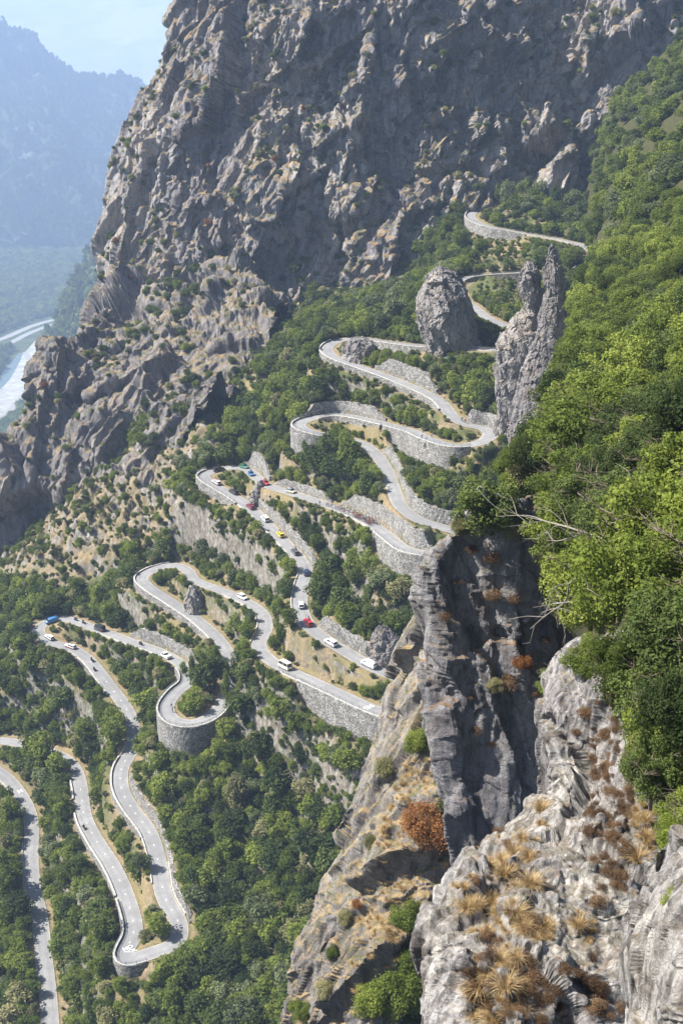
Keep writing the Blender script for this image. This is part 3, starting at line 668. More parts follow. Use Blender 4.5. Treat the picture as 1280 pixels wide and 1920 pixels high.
floor_strip('river_bank', [(-200, 870), (-60, 790), (10, 735), (45, 690), (62, 660), (70, 640)], [150, 135, 112, 80, 42, 14], 0.3, M['gravel'], kind='structure')
floor_strip('river', [(-230, 850), (-80, 775), (-8, 725), (22, 690), (40, 662)], [52, 46, 38, 26, 12], 0.34, M['water'], kind='structure')
floor_strip('valley_road', [(-200, 940), (-60, 835), (10, 780), (60, 728), (78, 700), (72, 685), (55, 672), (48, 660)], [22, 22, 22, 22, 22, 20, 18, 15], 0.6, M['mway'], kind='structure')
floor_strip('motorway', [(-300, 730), (-100, 668), (0, 637), (60, 612), (110, 598), (170, 588)], [25, 25, 25, 24, 24, 24], 0.5, M['mway'], kind='structure')
floor_strip('motorway', [(-300, 755), (-100, 685), (0, 652), (60, 623), (110, 606), (170, 594)], [21, 21, 21, 21, 21, 21], 0.5, M['mway'], kind='structure')
def hill(name, rows, nv, nu, S, seed, mat, **pr):
    C = np.array([[P(p[0], p[1], p[2] * KF) for p in r] for r in rows]); G = cr(cr(C, nv, 0), nu, 1); N = grid_normals(G); S = S * KF
    d = S * (0.5 * ridged(G / S / 3, 5, seed) + 0.25 * fbm(G / S, 4, seed + 5))
    G = G + N * (d.reshape(G.shape[:2]))[..., None]
    link(name, mesh_np(name, G.reshape(-1, 3), grid_faces(nv, nu), [mat], True), kind='structure', **pr); return G
MT = hill('mountain', [
 [(-700,-420,4300),(-350,-160,4100),(-120,-10,3900),(0,64,3800),(85,118,3700),(160,160,3650),(270,196,3600),(420,260,3600),(600,330,3600)],
 [(-700,-50,3600),(-350,60,3500),(-120,140,3400),(0,200,3300),(85,230,3250),(160,260,3250),(270,290,3250),(420,330,3200),(600,380,3200)],
 [(-700,330,3000),(-350,330,2950),(-120,340,2900),(0,350,2880),(85,360,2860),(160,370,2860),(270,380,2860),(420,400,2850),(600,420,2850)],
 [(-700,475,2650),(-350,475,2650),(-120,475,2630),(0,475,2620),(85,478,2600),(160,482,2580),(270,484,2570),(420,486,2560),(600,488,2560)]], 160, 220, 60, 701, M['mount'], label='blue hazy forested mountain across the valley')
hill('far_mountain', [
 [(-900,-60,7000),(-300,-75,6800),(200,-60,6600),(700,-40,6600),(1300,-60,6600)],
 [(-900,50,6300),(-300,50,6100),(200,50,6000),(700,50,6000),(1300,60,6000)],
 [(-900,130,5600),(-300,130,5600),(200,130,5500),(700,130,5500),(1300,130,5500)],
 [(-900,310,5000),(-300,310,5000),(200,310,5000),(700,310,5000),(1300,310,5000)]], 80, 120, 12, 731, M['mount_pale'], label='very pale far mountain filling the sky corner')
# forested spur under the cliff
SP = hill('spur', [
 [(182,470,1500),(227,500,1400),(230,540,1300),(330,560,1250),(450,560,1200)],
 [(137,560,1330),(192,560,1200),(215,590,1100),(330,620,1050),(450,640,1000)],
 [(110,650,1260),(157,640,1120),(222,680,1000),(330,720,960),(450,740,920)],
 [(94,690,1235),(132,720,1100),(182,780,960),(330,860,900),(450,880,870)],
 [(52,800,1150),(82,860,1020),(142,930,900),(330,1000,850),(450,1020,830)],
 [(-28,900,980),(2,1000,880),(92,1100,780),(330,1200,760),(450,1250,740)],
 [(-128,1050,820),(-68,1200,740),(32,1300,680),(330,1400,660),(450,1450,640)]], 160, 140, 16, 741, M['valley'], label='wooded spur dropping to the river')
# haze: pale air over the whole valley
b = NB('haze_air'); pv = b.n('ShaderNodeVolumePrincipled'); pv.inputs['Color'].default_value = (0.50, 0.67, 1.0, 1); pv.inputs['Density'].default_value = 0.00014; pv.inputs['Anisotropy'].default_value = 0.0
b.l(pv.outputs[0], b.out.inputs['Volume'])
v, f = box((0, 7200, 498), (15000, 14700, 1420)); v[:, 2] = np.where(v[:, 2] < 100, ZF - 2, 1560)
link('haze', mesh_np('haze', v, f, [b.m]), kind='stuff', label='thin blue air over the valley')
# ---------------------------------------------------------------- foliage
G1 = leaf_mat('leaf_mid_green', (0.038, 0.056, 0.012), (0.105, 0.142, 0.026), (0.24, 0.28, 0.055))
G2 = leaf_mat('leaf_dark_green', (0.022, 0.036, 0.011), (0.058, 0.086, 0.022), (0.135, 0.17, 0.045), 0.25)
G3 = leaf_mat('leaf_yellow_green', (0.065, 0.095, 0.018), (0.15, 0.19, 0.032), (0.29, 0.33, 0.065), 0.28)
G7 = leaf_mat('leaf_dead_brown', (0.06, 0.035, 0.02), (0.13, 0.08, 0.045), (0.24, 0.15, 0.08), 0.1)
G4 = leaf_mat('leaf_olive', (0.102, 0.102, 0.043), (0.203, 0.203, 0.087), (0.319, 0.290, 0.145), 0.2)
G5 = leaf_mat('leaf_rust', (0.09, 0.04, 0.018), (0.20, 0.085, 0.03), (0.36, 0.18, 0.06), 0.25)
G6 = leaf_mat('leaf_grey_green', (0.055, 0.072, 0.032), (0.115, 0.14, 0.06), (0.22, 0.25, 0.12), 0.25)
M['bark'] = flat_mat('bark', (0.16, 0.13, 0.10), 0.95, 0.1, var=0.35, scale=6)
M['deadwood'] = flat_mat('bleached_wood', (0.26, 0.235, 0.20), 0.9, 0.1, var=0.2, scale=6)
def crown(seed, R, hgt, n, leaf, lumps=16, low=0.12):
    """leaf quads spread over and inside a crown built of uneven lumps; origin at the foot"""
    r = np.random.default_rng(seed)
    cc = []; rr = []
    for k in range(lumps):
        u = r.normal(size=3); u /= np.linalg.norm(u); q = u * (r.uniform(0.35, 0.78) if lumps < 30 else r.uniform(0.3, 1.0) ** 0.7 * 0.9)
        cc.append([q[0] * R, q[1] * R, hgt * (low + (1 - low) * (0.5 + 0.47 * q[2]))]); rr.append(R * r.uniform(0.26, 0.5) * (1 if lumps < 30 else (24 / lumps) ** 0.5))
    cc.append([0, 0, hgt * (low + (1 - low) * 0.5)]); rr.append(R * (0.62 if lumps < 30 else 0.3))
    cc = np.array(cc); rr = np.array(rr); wgt = rr ** 2; wgt /= wgt.sum()
    k = r.choice(len(cc), n, p=wgt); u = r.normal(size=(n, 3)); u /= np.linalg.norm(u, axis=1, keepdims=True)
    u[:, 2] = np.where(r.random(n) < 0.35, np.abs(u[:, 2]), u[:, 2])
    rad = rr[k] * (1 - 0.45 * r.random(n) ** 2.2) * (1 + 0.10 * r.normal(size=n))
    c = cc[k] + u * rad[:, None]; c[:, 2] = np.maximum(c[:, 2], 0.05 * hgt)
    # leaf frames: half follow the surface, half random
    nn = u * 0.9 + r.normal(size=(n, 3)) * 0.75 + np.array([0, 0, 0.35]); nn /= np.linalg.norm(nn, axis=1, keepdims=True)
    a = np.cross(nn, r.normal(size=(n, 3))); a /= np.linalg.norm(a, axis=1, keepdims=True); b_ = np.cross(nn, a)
    s = leaf * r.uniform(0.55, 1.25, n)[:, None]
    V = np.stack([c - a * s * 0.55, c + b_ * s * 0.38, c + a * s * 0.62, c - b_ * s * 0.38], 1).reshape(-1, 3)
    return V, np.arange(4 * n).reshape(n, 4)
def tube(path, radii, nseg=6):
    path = np.asarray(path, float); t = np.gradient(path, axis=0); t /= np.linalg.norm(t, axis=1, keepdims=True) + 1e-9
    ref = np.array([0.31, 0.87, 0.38]); a = np.cross(t, ref); a /= np.linalg.norm(a, axis=1, keepdims=True) + 1e-9; b_ = np.cross(t, a)
    th = np.linspace(0, 2 * pi, nseg + 1)
    V = path[:, None] + (a[:, None] * np.cos(th)[None, :, None] + b_[:, None] * np.sin(th)[None, :, None]) * np.asarray(radii)[:, None, None]
    return V.reshape(-1, 3), grid_faces(len(path), nseg + 1)
def trunk(seed, hgt, R, r0, nl=6, twigs=0):
    r = np.random.default_rng(seed + 500); parts = []
    z = np.linspace(-0.6, hgt * 0.8, 7); wx = np.cumsum(r.normal(0, hgt * 0.014, 7)); wy = np.cumsum(r.normal(0, hgt * 0.014, 7))
    pth = np.stack([wx, wy, z], 1); parts.append(tube(pth, r0 * np.linspace(1.15, 0.25, 7)))
    for k in range(nl):
        i = r.uniform(1.6, 5.4); q = np.array([np.interp(i, range(7), pth[:, j]) for j in range(3)]); a = r.uniform(0, 2 * pi); L = R * r.uniform(0.6, 0.95)
        e = q + np.array([cos(a) * L, sin(a) * L, L * r.uniform(0.3, 0.9)]); mid = (q + e) / 2 + np.array([0, 0, -0.08 * L]) + r.normal(0, L * 0.05, 3)
        lp = cr(np.array([q, mid, e]), 6, 0); parts.append(tube(lp, r0 * np.linspace(0.45, 0.1, 6), 5))
        for j in range(twigs):
            q2 = lp[r.integers(2, 6)]; d = r.normal(size=3); d[2] = abs(d[2]) * 0.4; d /= np.linalg.norm(d); e2 = q2 + d * L * r.uniform(0.25, 0.5)
            parts.append(tube(cr(np.array([q2, (q2 + e2) / 2 + r.normal(0, L * 0.03, 3), e2]), 5, 0), r0 * np.linspace(0.14, 0.03, 5), 4))
    return join(parts)
class Kind:
    def __init__(s, seed, R, hgt, n, leaf, mat, name='tree', lumps=16, low=0.12, r0=0.18, twigs=0, nl=6):
        V, Fc = crown(seed, R, hgt, n, leaf, lumps, low); s.cm = mesh_np('crown', V, Fc, [mat]); s.h = hgt; s.R = R; s.name = name
        V, Fc = trunk(seed, hgt, R, r0, nl, twigs); s.tm = mesh_np('trunk', V, Fc, [M['bark']], True)
    def place(s, p, scale, rz, label, group, cat='tree', sz=1.0):
        root = link(s.name, None, None, p, rz, label=label, category=cat, group=group); root.scale = (scale, scale, scale * sz)
        link('crown', s.cm, root); link('trunk', s.tm, root); return root
far_k = [Kind(11 + i, 3.0, 5.6 + 0.5 * (i % 3), 1700, 0.50, m, low=0.05, lumps=18) for i, m in enumerate([G1, G1, G2, G1, G6, G2, G1, G4, G3, G6])]
# ---------------------------------------------------------------- where plants stand
VIS = [(2.5,10.2),(13.3,16.6),(18.2,21),(24.6,48.9),(51.8,59),(61.3,88),(89.4,108.6),(112.7,117.6),(118.2,128.4),(129.2,149.4),(152.4,153.6),(156.2,163)]
vk = np.zeros(len(RP), bool)
for a, b in VIS: vk |= (RI >= a) & (RI <= b)
vk[1::3] = False
prot = [RP[vk]]; 
for a, b, s, kind, h in WALLS:
    p, n, ks = seg(a, b, s, EDGE, 4)
    m = vk[ks] | vk[np.maximum(ks - 1, 0)]; p = p[m]
    for fr in ((-0.25, -0.6) if kind == 'out' else (0.3, 0.75)):
        q = p.copy(); q[:, 2] += fr * h; prot.append(q)
prot = np.concatenate(prot); ppx, ppy, pdep = proj(prot)
hwpx = 0.7 * F / pdep
def clear_of_road(p, r, h, slack=0.0):
    """False if the plant would cover a stretch of road or wall the photograph shows"""
    for f in (0.3, 0.6, 0.9):
        x, y, d = proj(np.array([p[0], p[1], p[2] + h * f])); rp = r * F / d * (0.78 if f == 0.6 else 0.55)
        m = (pdep > d - 2) & (np.hypot(ppx - x, ppy - y) < rp + hwpx * (1 - slack))
        if m.any(): return False
    return True
def in_poly(x, y, poly):
    c = False; n = len(poly)
    for i in range(n):
        x1, y1 = poly[i]; x2, y2 = poly[i - 1]
        if (y1 > y) != (y2 > y) and x < (x2 - x1) * (y - y1) / (y2 - y1) + x1: c = not c
    return c
def hit(px, py, y0=200., y1=740.):
    """where the ray through a photograph point meets the slope"""
    ys_ = np.arange(y0, y1, 0.5); q = P(np.full(len(ys_), px), np.full(len(ys_), py), ys_)
    m = q[:, 2] < ground(q[:, 0], q[:, 1]); k = np.argmax(m)
    return q[k] if m.any() else None
# bare places of the slope in the photograph (dry grass, scree, rock)
BARE = [[(100,1050),(90,930),(200,900),(270,830),(400,770),(440,810),(340,880),(300,960),(220,1030),(170,1080),(100,1130)],
        [(250,1640),(300,1620),(325,1720),(290,1760),(255,1750)], [(870,750),(930,800),(870,830),(800,800)], [(740,960),(840,1010),(800,1025),(700,980)],
        [(480,1190),(620,1290),(740,1310),(760,1290),(560,1180)], [(320,1090),(400,1130),(420,1180),(300,1100)], [(110,1180),(180,1210),(160,1230),(100,1190)],
        [(910,385),(980,400),(1080,440),(940,425)], [(900,410),(1000,450),(1000,500),(880,520),(860,470)], [(600,1230),(740,1290),(730,1310),(590,1270)]]
r = np.random.default_rng(99)
cand = []
for _ in range(120000):
    x = r.uniform(-215, 175); y = r.uniform(200, 690); cand.append((x, y))
cand = np.array(cand); cz_ = ground(cand[:, 0], cand[:, 1]); cnd = road_dist(cand[:, 0], cand[:, 1])
cp = np.c_[cand, cz_]; cpx, cpy, cdep = proj(cp)
ok = (cpx > -60) & (cpx < 1200) & (cpy > 250) & (cpy < 2060)
ok &= ~((cpx > 1010) & (cpy > 800)) & ~((cpx > 860) & (cpy > 1150))
placed = []; cellmap = {}
def free(x, y, rad):
    cx_, cy_ = int(x // 6), int(y // 6)
    for i in (-1, 0, 1):
        for j in (-1, 0, 1):
            for (a, b, c) in cellmap.get((cx_ + i, cy_ + j), ()):
                if math.hypot(a - x, b - y) < 0.44 * (rad + c): return False
    return True
def take(x, y, rad): cellmap.setdefault((int(x // 6), int(y // 6)), []).append((x, y, rad)); 
# trees seen one by one in the photograph: foot column, foot row, height (m), crown radius (m), kind
HERO = [(375,1290,16,6.0,0),(345,1268,11,4.5,1),(620,940,11,5.5,5),(640,900,12,6.0,2),(690,930,9,4.5,5),(590,850,9,4.5,1),(655,870,10,5,0),(600,900,10,5,5),(570,1010,8,4,2),(520,1165,12,5.2,2),(530,1210,8,3.2,1),
        (440,1330,9,4.5,1),(425,1265,9,4.0,2),(880,890,11,5.5,1),(800,850,9,4,4),(850,880,10,5,6),(765,905,9,4.5,4),(895,745,10,6,1),(870,700,8,5,1),(905,700,9,5,0),(850,730,7,4,6),(760,668,6,3,4),(740,760,4.5,3,8),(705,745,4,2.6,8),(720,740,4.5,3,6),
        (600,755,9,5,5),(560,740,9,5,5),(520,730,8,4.5,6),(590,700,8,4.5,2),(620,720,6,3.5,5),(640,735,6,3.5,2),(500,790,8,4.5,6),(460,770,7,4,4),(530,800,8,4,1),(545,770,8,4,0),(425,870,9,4.5,5),(385,860,7,4,2),
        (935,385,12,3.6,5),(950,388,14,4,9),(990,378,14,4.5,4),(1010,382,13,4,9),(890,385,11,4.5,4),(1040,395,13,4.5,5),(1070,400,13,4.5,4),(1030,420,9,4,5),(1060,425,9,4,2),(980,398,9,3.5,2),(1100,400,12,5,5),
        (880,500,9,5,6),(860,470,10,5,1),(845,440,10,5,1),(835,490,10,4.5,6),(900,480,8,4.5,1),(935,540,7,2.2,9),(925,590,8,4,6),(945,570,8,4,2),(910,560,5,3,1),(800,520,10,5,5),(745,500,9,5,2),
        (770,560,11,5.5,5),(735,560,11,5.5,4),(700,590,11,5.5,4),(740,610,12,5.5,9),(720,630,10,4.5,9),(690,620,10,5,5),(660,610,10,5,5),(765,620,9,4.5,5),(640,640,6,3.5,2),(1010,462,6,3.4,1),(985,470,6,3.4,8),(960,462,5,3,1),
        (80,1440,14,5.5,0),(60,1420,10,4.5,1),(170,1410,13,5.5,1),(200,1370,11,5,3),(120,1330,11,5,2),(260,1650,8,3.5,3),(240,1600,7,3.2,1),(225,1560,6,3,1),(250,1690,6,3,0),(240,1480,6,3,1),(420,1830,9,5,2),(380,1850,9,5,2),(340,1830,8,4.5,6),
        (710,1110,8,4.2,4),(750,1130,9,4.8,7),(690,1080,8,4,3),(640,1120,9,5,1),(600,1110,8,4,0),(770,1180,8,4.5,5),(120,1245,10,4.5,1),(150,1290,11,5,1),(230,1270,9,4.2,2),(270,1320,9,4.5,2),(200,1235,6,3,1)]
FORCE = [(392,1296),(362,1282),(425,1318),(452,1345),(440,1290),(590,880),(622,895),(655,880),(612,855),(645,850),(575,860),(665,905),(80,1440),(60,1420),(110,1460),(570,1112),(150,1430)]
HERO += [(392,1296,15,6.0,2),(362,1282,11,4.2,0),(425,1318,11,4.6,1),(452,1345,10,4.6,2),(440,1290,11,4.5,1),(590,880,10,5,5),(622,895,11,5.5,2),(655,880,10,5,0),(612,855,9,4.5,5),(645,850,8,4,1),(575,860,8,4,2),(665,905,9,4.5,5),(110,1460,10,4.5,1),(150,1430,9,4,0)]
for (hx, hy, h, rad, kd) in HERO:
    q = hit(hx, hy)
    if q is None: continue
    frc = (hx, hy) in FORCE or hy < 450
    for g in range(8):
        if road_dist(q[0], q[1]) < (0.35 if frc else 0.7) * rad + 2.2 or not (frc or clear_of_road(q, rad, h, 0.6)): rad *= 0.88; h *= 0.92 if not frc else 1
        else: break
    if rad < 1.3: continue
    placed.append((q, rad, h, kd)); take(q[0], q[1], rad)
def density(px, py):
    for pl in BARE:
        if in_poly(px, py, pl): return 0.06
    if py < 560 and px < 780: return 0.12
    if px < 480 and py < 760: return 0.25
    if px < 420 and py < 1040 and px + 0.9 * (1040 - py) < 430: return 0.12
    if px < 230 and py < 1100: return 0.05
    if py > 1380 and px > 240 and px < 420: return 0.75
    return 1.0
for k in np.where(ok)[0]:
    x, y, z = cp[k]; dn = density(cpx[k], cpy[k])
    if r.random() > dn: continue
    rad = r.uniform(2.0, 5.4) if dn > 0.5 else r.uniform(1.0, 2.2)
    if r.random() < 0.25: rad *= 0.6
    if cnd[k] < rad * 0.55 + 3.0: continue
    h = rad * r.uniform(1.45, 2.2)
    if not free(x, y, rad): continue
    if not clear_of_road(cp[k], rad, h):
        rad *= 0.5; h *= 0.45
        if cnd[k] < rad * 0.8 + 2.9 or not clear_of_road(cp[k], rad, h): continue
    placed.append((cp[k].copy(), rad, h, None)); take(x, y, rad)
steep = []
gxp, gyp, gdp = proj(gp); vis_id = np.where(((gxp > -20) & (gxp < 1000) & (gyp > 560) & (gyp < 1930)).ravel() & (ND.ravel() > 3.6))[0]
gzx = np.gradient(Zt, axis=0) / GS; wgt_ = np.sqrt(1 + np.clip(gzx, 0, 4) ** 2).ravel()[vis_id]; wgt_ = np.clip(wgt_ - 1.12, 0, None); wgt_ /= wgt_.sum()
for k in r.choice(vis_id, 14000, p=wgt_):
    q = gp.reshape(-1, 3)[k]; px_, py_ = gxp.ravel()[k], gyp.ravel()[k]
    if (px_ > 1010 and py_ > 800) or (px_ > 860 and py_ > 1150) or r.random() > density(px_, py_): continue
    rad = r.uniform(0.6, 2.6); h = rad * r.uniform(1.4, 2.2)
    if ND.ravel()[k] < rad * 0.7 + 3.0 or not free(q[0], q[1], rad * 0.8) or not clear_of_road(q, rad, h): continue
    placed.append((q - np.array([0, 0, 0.3 * rad]), rad, h, None)); take(q[0], q[1], rad * 0.8)
print('slope plants', len(placed))

for ol_, (bx, by), lb in [([(636,657,688),(648,646,702),(664,642,705),(690,638,708)], (672,672), 'dark layered rock hump inside the bend under the rock tower'),
        ([(1100,356,368),(1112,350,378),(1130,346,382),(1155,344,384)], (364,1145), 'dark rock knob between the two upper loop lanes'),
        ([(908,480,490),(918,476,495),(932,474,496),(948,474,496)], (484,930), 'grey rock standing between wall and queue of cars'),
        ([(1350,404,418),(1364,399,427),(1385,397,429),(1412,397,430)], (412,1392), 'brown boulder right below the round tower-like wall'),
        ([(1178,706,728),(1195,698,746),(1214,694,756),(1242,694,762)], (730,1226), 'pale rocky outcrop above the white panel van'),
        ([(668,800,880),(676,790,905),(690,785,915)], (850,640), 'loose rubble mound at the foot of the rock tower')][:5]:
    q = hit(bx, by)
    if q is not None: blob_rock('boulder', ol_, float(q[1]), 0.8, 3.0, int(bx), M['tower'], nv=60, nu=90, amp=0.9, label=lb, category='rock')
LAND = [  # landmarks a plant is described by: column, row, phrase
 (370,1200,'beside the big tree over the walled loop'),(330,1350,'below the round tower-like wall'),(250,1700,'around the lowest hairpin'),(160,1540,'beside the winding lower lane'),(60,1600,'beside the lane at the picture edge'),
 (60,1300,'on the steep bank under the shaded bend'),(170,1300,'between the motorcycles and the lower lane'),(230,1250,'under the lane with the dark minibus and pickup'),(260,1130,'behind the lane of the pickup van'),(420,1150,'between the loop lanes above the big tree'),
 (600,1400,'in the dense wood below the painted lane'),(450,1450,'in the wood above the lowest lane'),(350,1600,'on the dry bank above the lowest hairpin'),(500,1650,'in the shadowed wood beside the slanting ridge'),(450,1850,'at the foot of the wood under the ridge'),(150,1850,'at the very bottom of the wood'),
 (680,1120,'between the van road and the cycling bunch'),(560,1000,'beside the queue of cars'),(440,1020,'below the queue of cars'),(340,930,'on the knoll beside the car bend'),(640,870,'in the tree mass beside the shaded road'),(800,890,'under the wide bend'),
 (860,720,'between the two railed bends'),(720,740,'above the drum-shaped bend'),(560,720,'in the dark wood left of the railed bend'),(480,790,'at the scree foot above the car bend'),(720,580,'in the grove beside the rock tower'),(870,460,'below the topmost bend'),(1000,400,'in the grove above the topmost straight'),
 (640,620,'at the foot of the great cliff'),(920,560,'by the stone wall next to the rock tower'),(350,600,'on the dry ledge under the great cliff'),(200,1000,'on the dry knoll above the shaded bend'),(30,1100,'on the slope under the lower cliff')]
KW = {0: 'mid green', 1: 'mid green', 2: 'dark green', 3: 'mid green', 4: 'grey-green', 5: 'dark green', 6: 'mid green', 7: 'olive', 8: 'yellow-green', 9: 'grey-green'}
def where(px, py):
    return min(LAND, key=lambda L: (L[0] - px) ** 2 + (L[1] - py) ** 2)[2]
def shown(q, rad, h):
    x, y, d = proj(q + np.array([0, 0, h * 0.5])); R_px = rad * F / d
    return (-R_px < x < 1280 + R_px and -R_px < y < 1920 + R_px), R_px, x, y
recs = []
for (q, rad, h, kd) in placed:
    s, rp, x, y = shown(q, rad, h)
    if kd is None: kd = int(r.choice([0, 1, 2, 3, 4, 5, 6, 7, 8, 9], p=[.15, .15, .14, .14, .06, .14, .1, .06, .03, .03]))
    recs.append((rp if s else 0, q, rad, h, kd, x, y))
recs.sort(key=lambda a: -a[0])
rest = []
for i, (rp, q, rad, h, kd, x, y) in enumerate(recs):
    k = far_k[kd]; sc = rad / k.R; szz = (h / k.h) / sc
    if i < 205:
        small = rad < 2.1; wd = ('low ' if small else 'tall ' if h > 9 else '') + KW[kd]
        k.place(q, sc, r.uniform(0, 6.28), '%s broadleaf %s %s' % (wd, 'bush' if small else 'tree', where(x, y)), 'broadleaf trees ' + where(x, y), 'tree', szz)
    elif rp > 0 or r.random() < 0.3: rest.append((q, sc, szz, kd))
# the remaining, smaller trees: one mass
def instancer(name, items, objs, **pr):
    """items: (position, scale, z scale, index into objs); one object that repeats real crowns of the wood"""
    V = np.array([i[0] for i in items]); me = bpy.data.meshes.new(name); me.vertices.add(len(V)); me.vertices.foreach_set('co', V.astype(np.float32).ravel())
    a = me.attributes.new('sc', 'FLOAT_VECTOR', 'POINT'); a.data.foreach_set('vector', np.array([[i[1], i[1], i[1] * i[2]] for i in items], np.float32).ravel())
    a = me.attributes.new('rt', 'FLOAT_VECTOR', 'POINT'); a.data.foreach_set('vector', np.array([[0, 0, r.uniform(0, 6.28)] for i in items], np.float32).ravel())
    a = me.attributes.new('ix', 'INT', 'POINT'); a.data.foreach_set('value', np.array([i[3] for i in items], np.int32))
    o = link(name, me, **pr); g = bpy.data.node_groups.new(name, 'GeometryNodeTree')
    g.interface.new_socket('Geometry', in_out='INPUT', socket_type='NodeSocketGeometry'); g.interface.new_socket('Geometry', in_out='OUTPUT', socket_type='NodeSocketGeometry')
    N = g.nodes.new; gi = N('NodeGroupInput'); go = N('NodeGroupOutput'); ip = N('GeometryNodeInstanceOnPoints'); gg = N('GeometryNodeGeometryToInstance')
    for ob in reversed(objs):
        oi = N('GeometryNodeObjectInfo'); oi.inputs['Object'].default_value = ob; oi.transform_space = 'ORIGINAL'; g.links.new(oi.outputs['Geometry'], gg.inputs[0])
    def at(nm, typ, sock):
        x = N('GeometryNodeInputNamedAttribute'); x.data_type = typ; x.inputs['Name'].default_value = nm; g.links.new(x.outputs['Attribute'], ip.inputs[sock])
    at('sc', 'FLOAT_VECTOR', 'Scale'); at('ix', 'INT', 'Instance Index')
    x = N('GeometryNodeInputNamedAttribute'); x.data_type = 'FLOAT_VECTOR'; x.inputs['Name'].default_value = 'rt'
    e = N('FunctionNodeEulerToRotation'); g.links.new(x.outputs['Attribute'], e.inputs[0]); g.links.new(e.outputs[0], ip.inputs['Rotation'])
    ip.inputs['Pick Instance'].default_value = True
    g.links.new(gi.outputs[0], ip.inputs['Points']); g.links.new(gg.outputs[0], ip.inputs['Instance']); g.links.new(ip.outputs[0], go.inputs[0])
    md = o.modifiers.new('scatter', 'NODES'); md.node_group = g; return o
def crown_objs(kinds):
    return [next(o for o in bpy.data.objects if o.data is k.cm) for k in kinds]
for k in far_k:
    if not any(o.data is k.cm for o in bpy.data.objects): k.place(placed[0][0], 0.5, 0, 'x', 'x')
FO = crown_objs(far_k)
instancer('undergrowth_woodland', rest, FO, kind='stuff', label='mass of smaller trees and bushes filling the wooded slope', category='woodland')
# low scrub on the ground between trees
scrub = []
for k in np.where(ok)[0][::2]:
    x, y, z = cp[k]; dn = density(cpx[k], cpy[k])
    rad = r.uniform(0.45, 1.3)
    if cnd[k] < rad + 3.0 or r.random() > 0.35 + 0.6 * dn: continue
    if not clear_of_road(cp[k], rad, rad * 1.2, 0.3): continue
    scrub.append((cp[k], rad / 3.0, 0.75, int(r.choice([0, 1, 2, 7, 7, 6, 4]))))
print('scrub', len(scrub), 'rest', len(rest))
instancer('scrub_vegetation', scrub, FO, kind='stuff', label='low scrub between the trees', category='scrub')
# shrubs on the rock faces
def on_sheet(G, n, nzmin, nzmax, rmin, rmax, seed, box_=None, kinds=(2, 2, 7, 7, 1, 4, 0), sink=0.3, ny=2.0):
    rr_ = np.random.default_rng(seed); N = grid_normals(G); N = np.where(((G - np.array([0, 0, H])) * N).sum(-1, keepdims=True) > 0, -N, N)
    out = []; x, y, d = proj(G); noi = fbm(G.reshape(-1, 3) / 30.0, 3, seed).reshape(x.shape)
    for _ in range(n * 60):
        i = rr_.integers(3, G.shape[0] - 3); j = rr_.integers(3, G.shape[1] - 3)
        if not (0 <= x[i, j] <= 1290 and -10 <= y[i, j] <= 1930): continue
        if not (nzmin < N[i - 1:i + 2, j - 1:j + 2, 2].mean() < nzmax) or noi[i, j] < -0.1: continue
        if box_ and not in_poly(x[i, j], y[i, j], box_): continue
        rad = rr_.uniform(rmin, rmax) * (1.5 if rr_.random() < 0.12 else 1)
        if not clear_of_road(G[i, j], rad, rad * 1.5, 0.2): continue
        out.append((G[i, j] - np.array([0, 0, sink * rad]), rad / 3.0, 0.8, int(rr_.choice(kinds)))); 
        if len(out) >= n: break
    return out
S1 = on_sheet(CL, 760, 0.12, 1.0, 0.9, 2.5, 5)
S2 = on_sheet(LC, 300, 0.25, 1.0, 0.8, 2.4, 6)
S2 += on_sheet(LC, 60, 0.2, 1.0, 1.8, 3.4, 8, [(240,510),(330,490),(390,520),(400,560),(340,640),(250,640),(220,600)], (2, 5, 2, 1))
shr = S1 + S2
def shr_size(t): x, y, d = proj(t[0]); return t[1] * F / d
shr.sort(key=lambda t: -shr_size(t))
for i, t in enumerate(shr[:200]):
    x, y, d = proj(t[0]); k = far_k[t[3]]
    reg = ('high on the great cliff' if y < 180 else 'halfway up the great cliff' if y < 330 else 'low on the great cliff' if y < 480 else 'on the dry ledge' if y < 700 else 'on the lower cliff')
    sd = 'near its outer edge' if x < 380 else 'above the wood' if x < 700 else 'over the rock tower' if x < 900 else 'near the dark corner'
    root = link('shrub', k.cm, None, t[0], r.uniform(0, 6.28), label='%s shrub %s %s' % (KW[t[3]], reg, sd), category='shrub', group='shrubs rooted ' + reg + ' ' + sd)
    root.scale = (t[1], t[1], t[1] * t[2])
instancer('rock_face_vegetation', shr[200:], FO, kind='stuff', label='small tufts and bushes scattered over the rock faces', category='scrub')
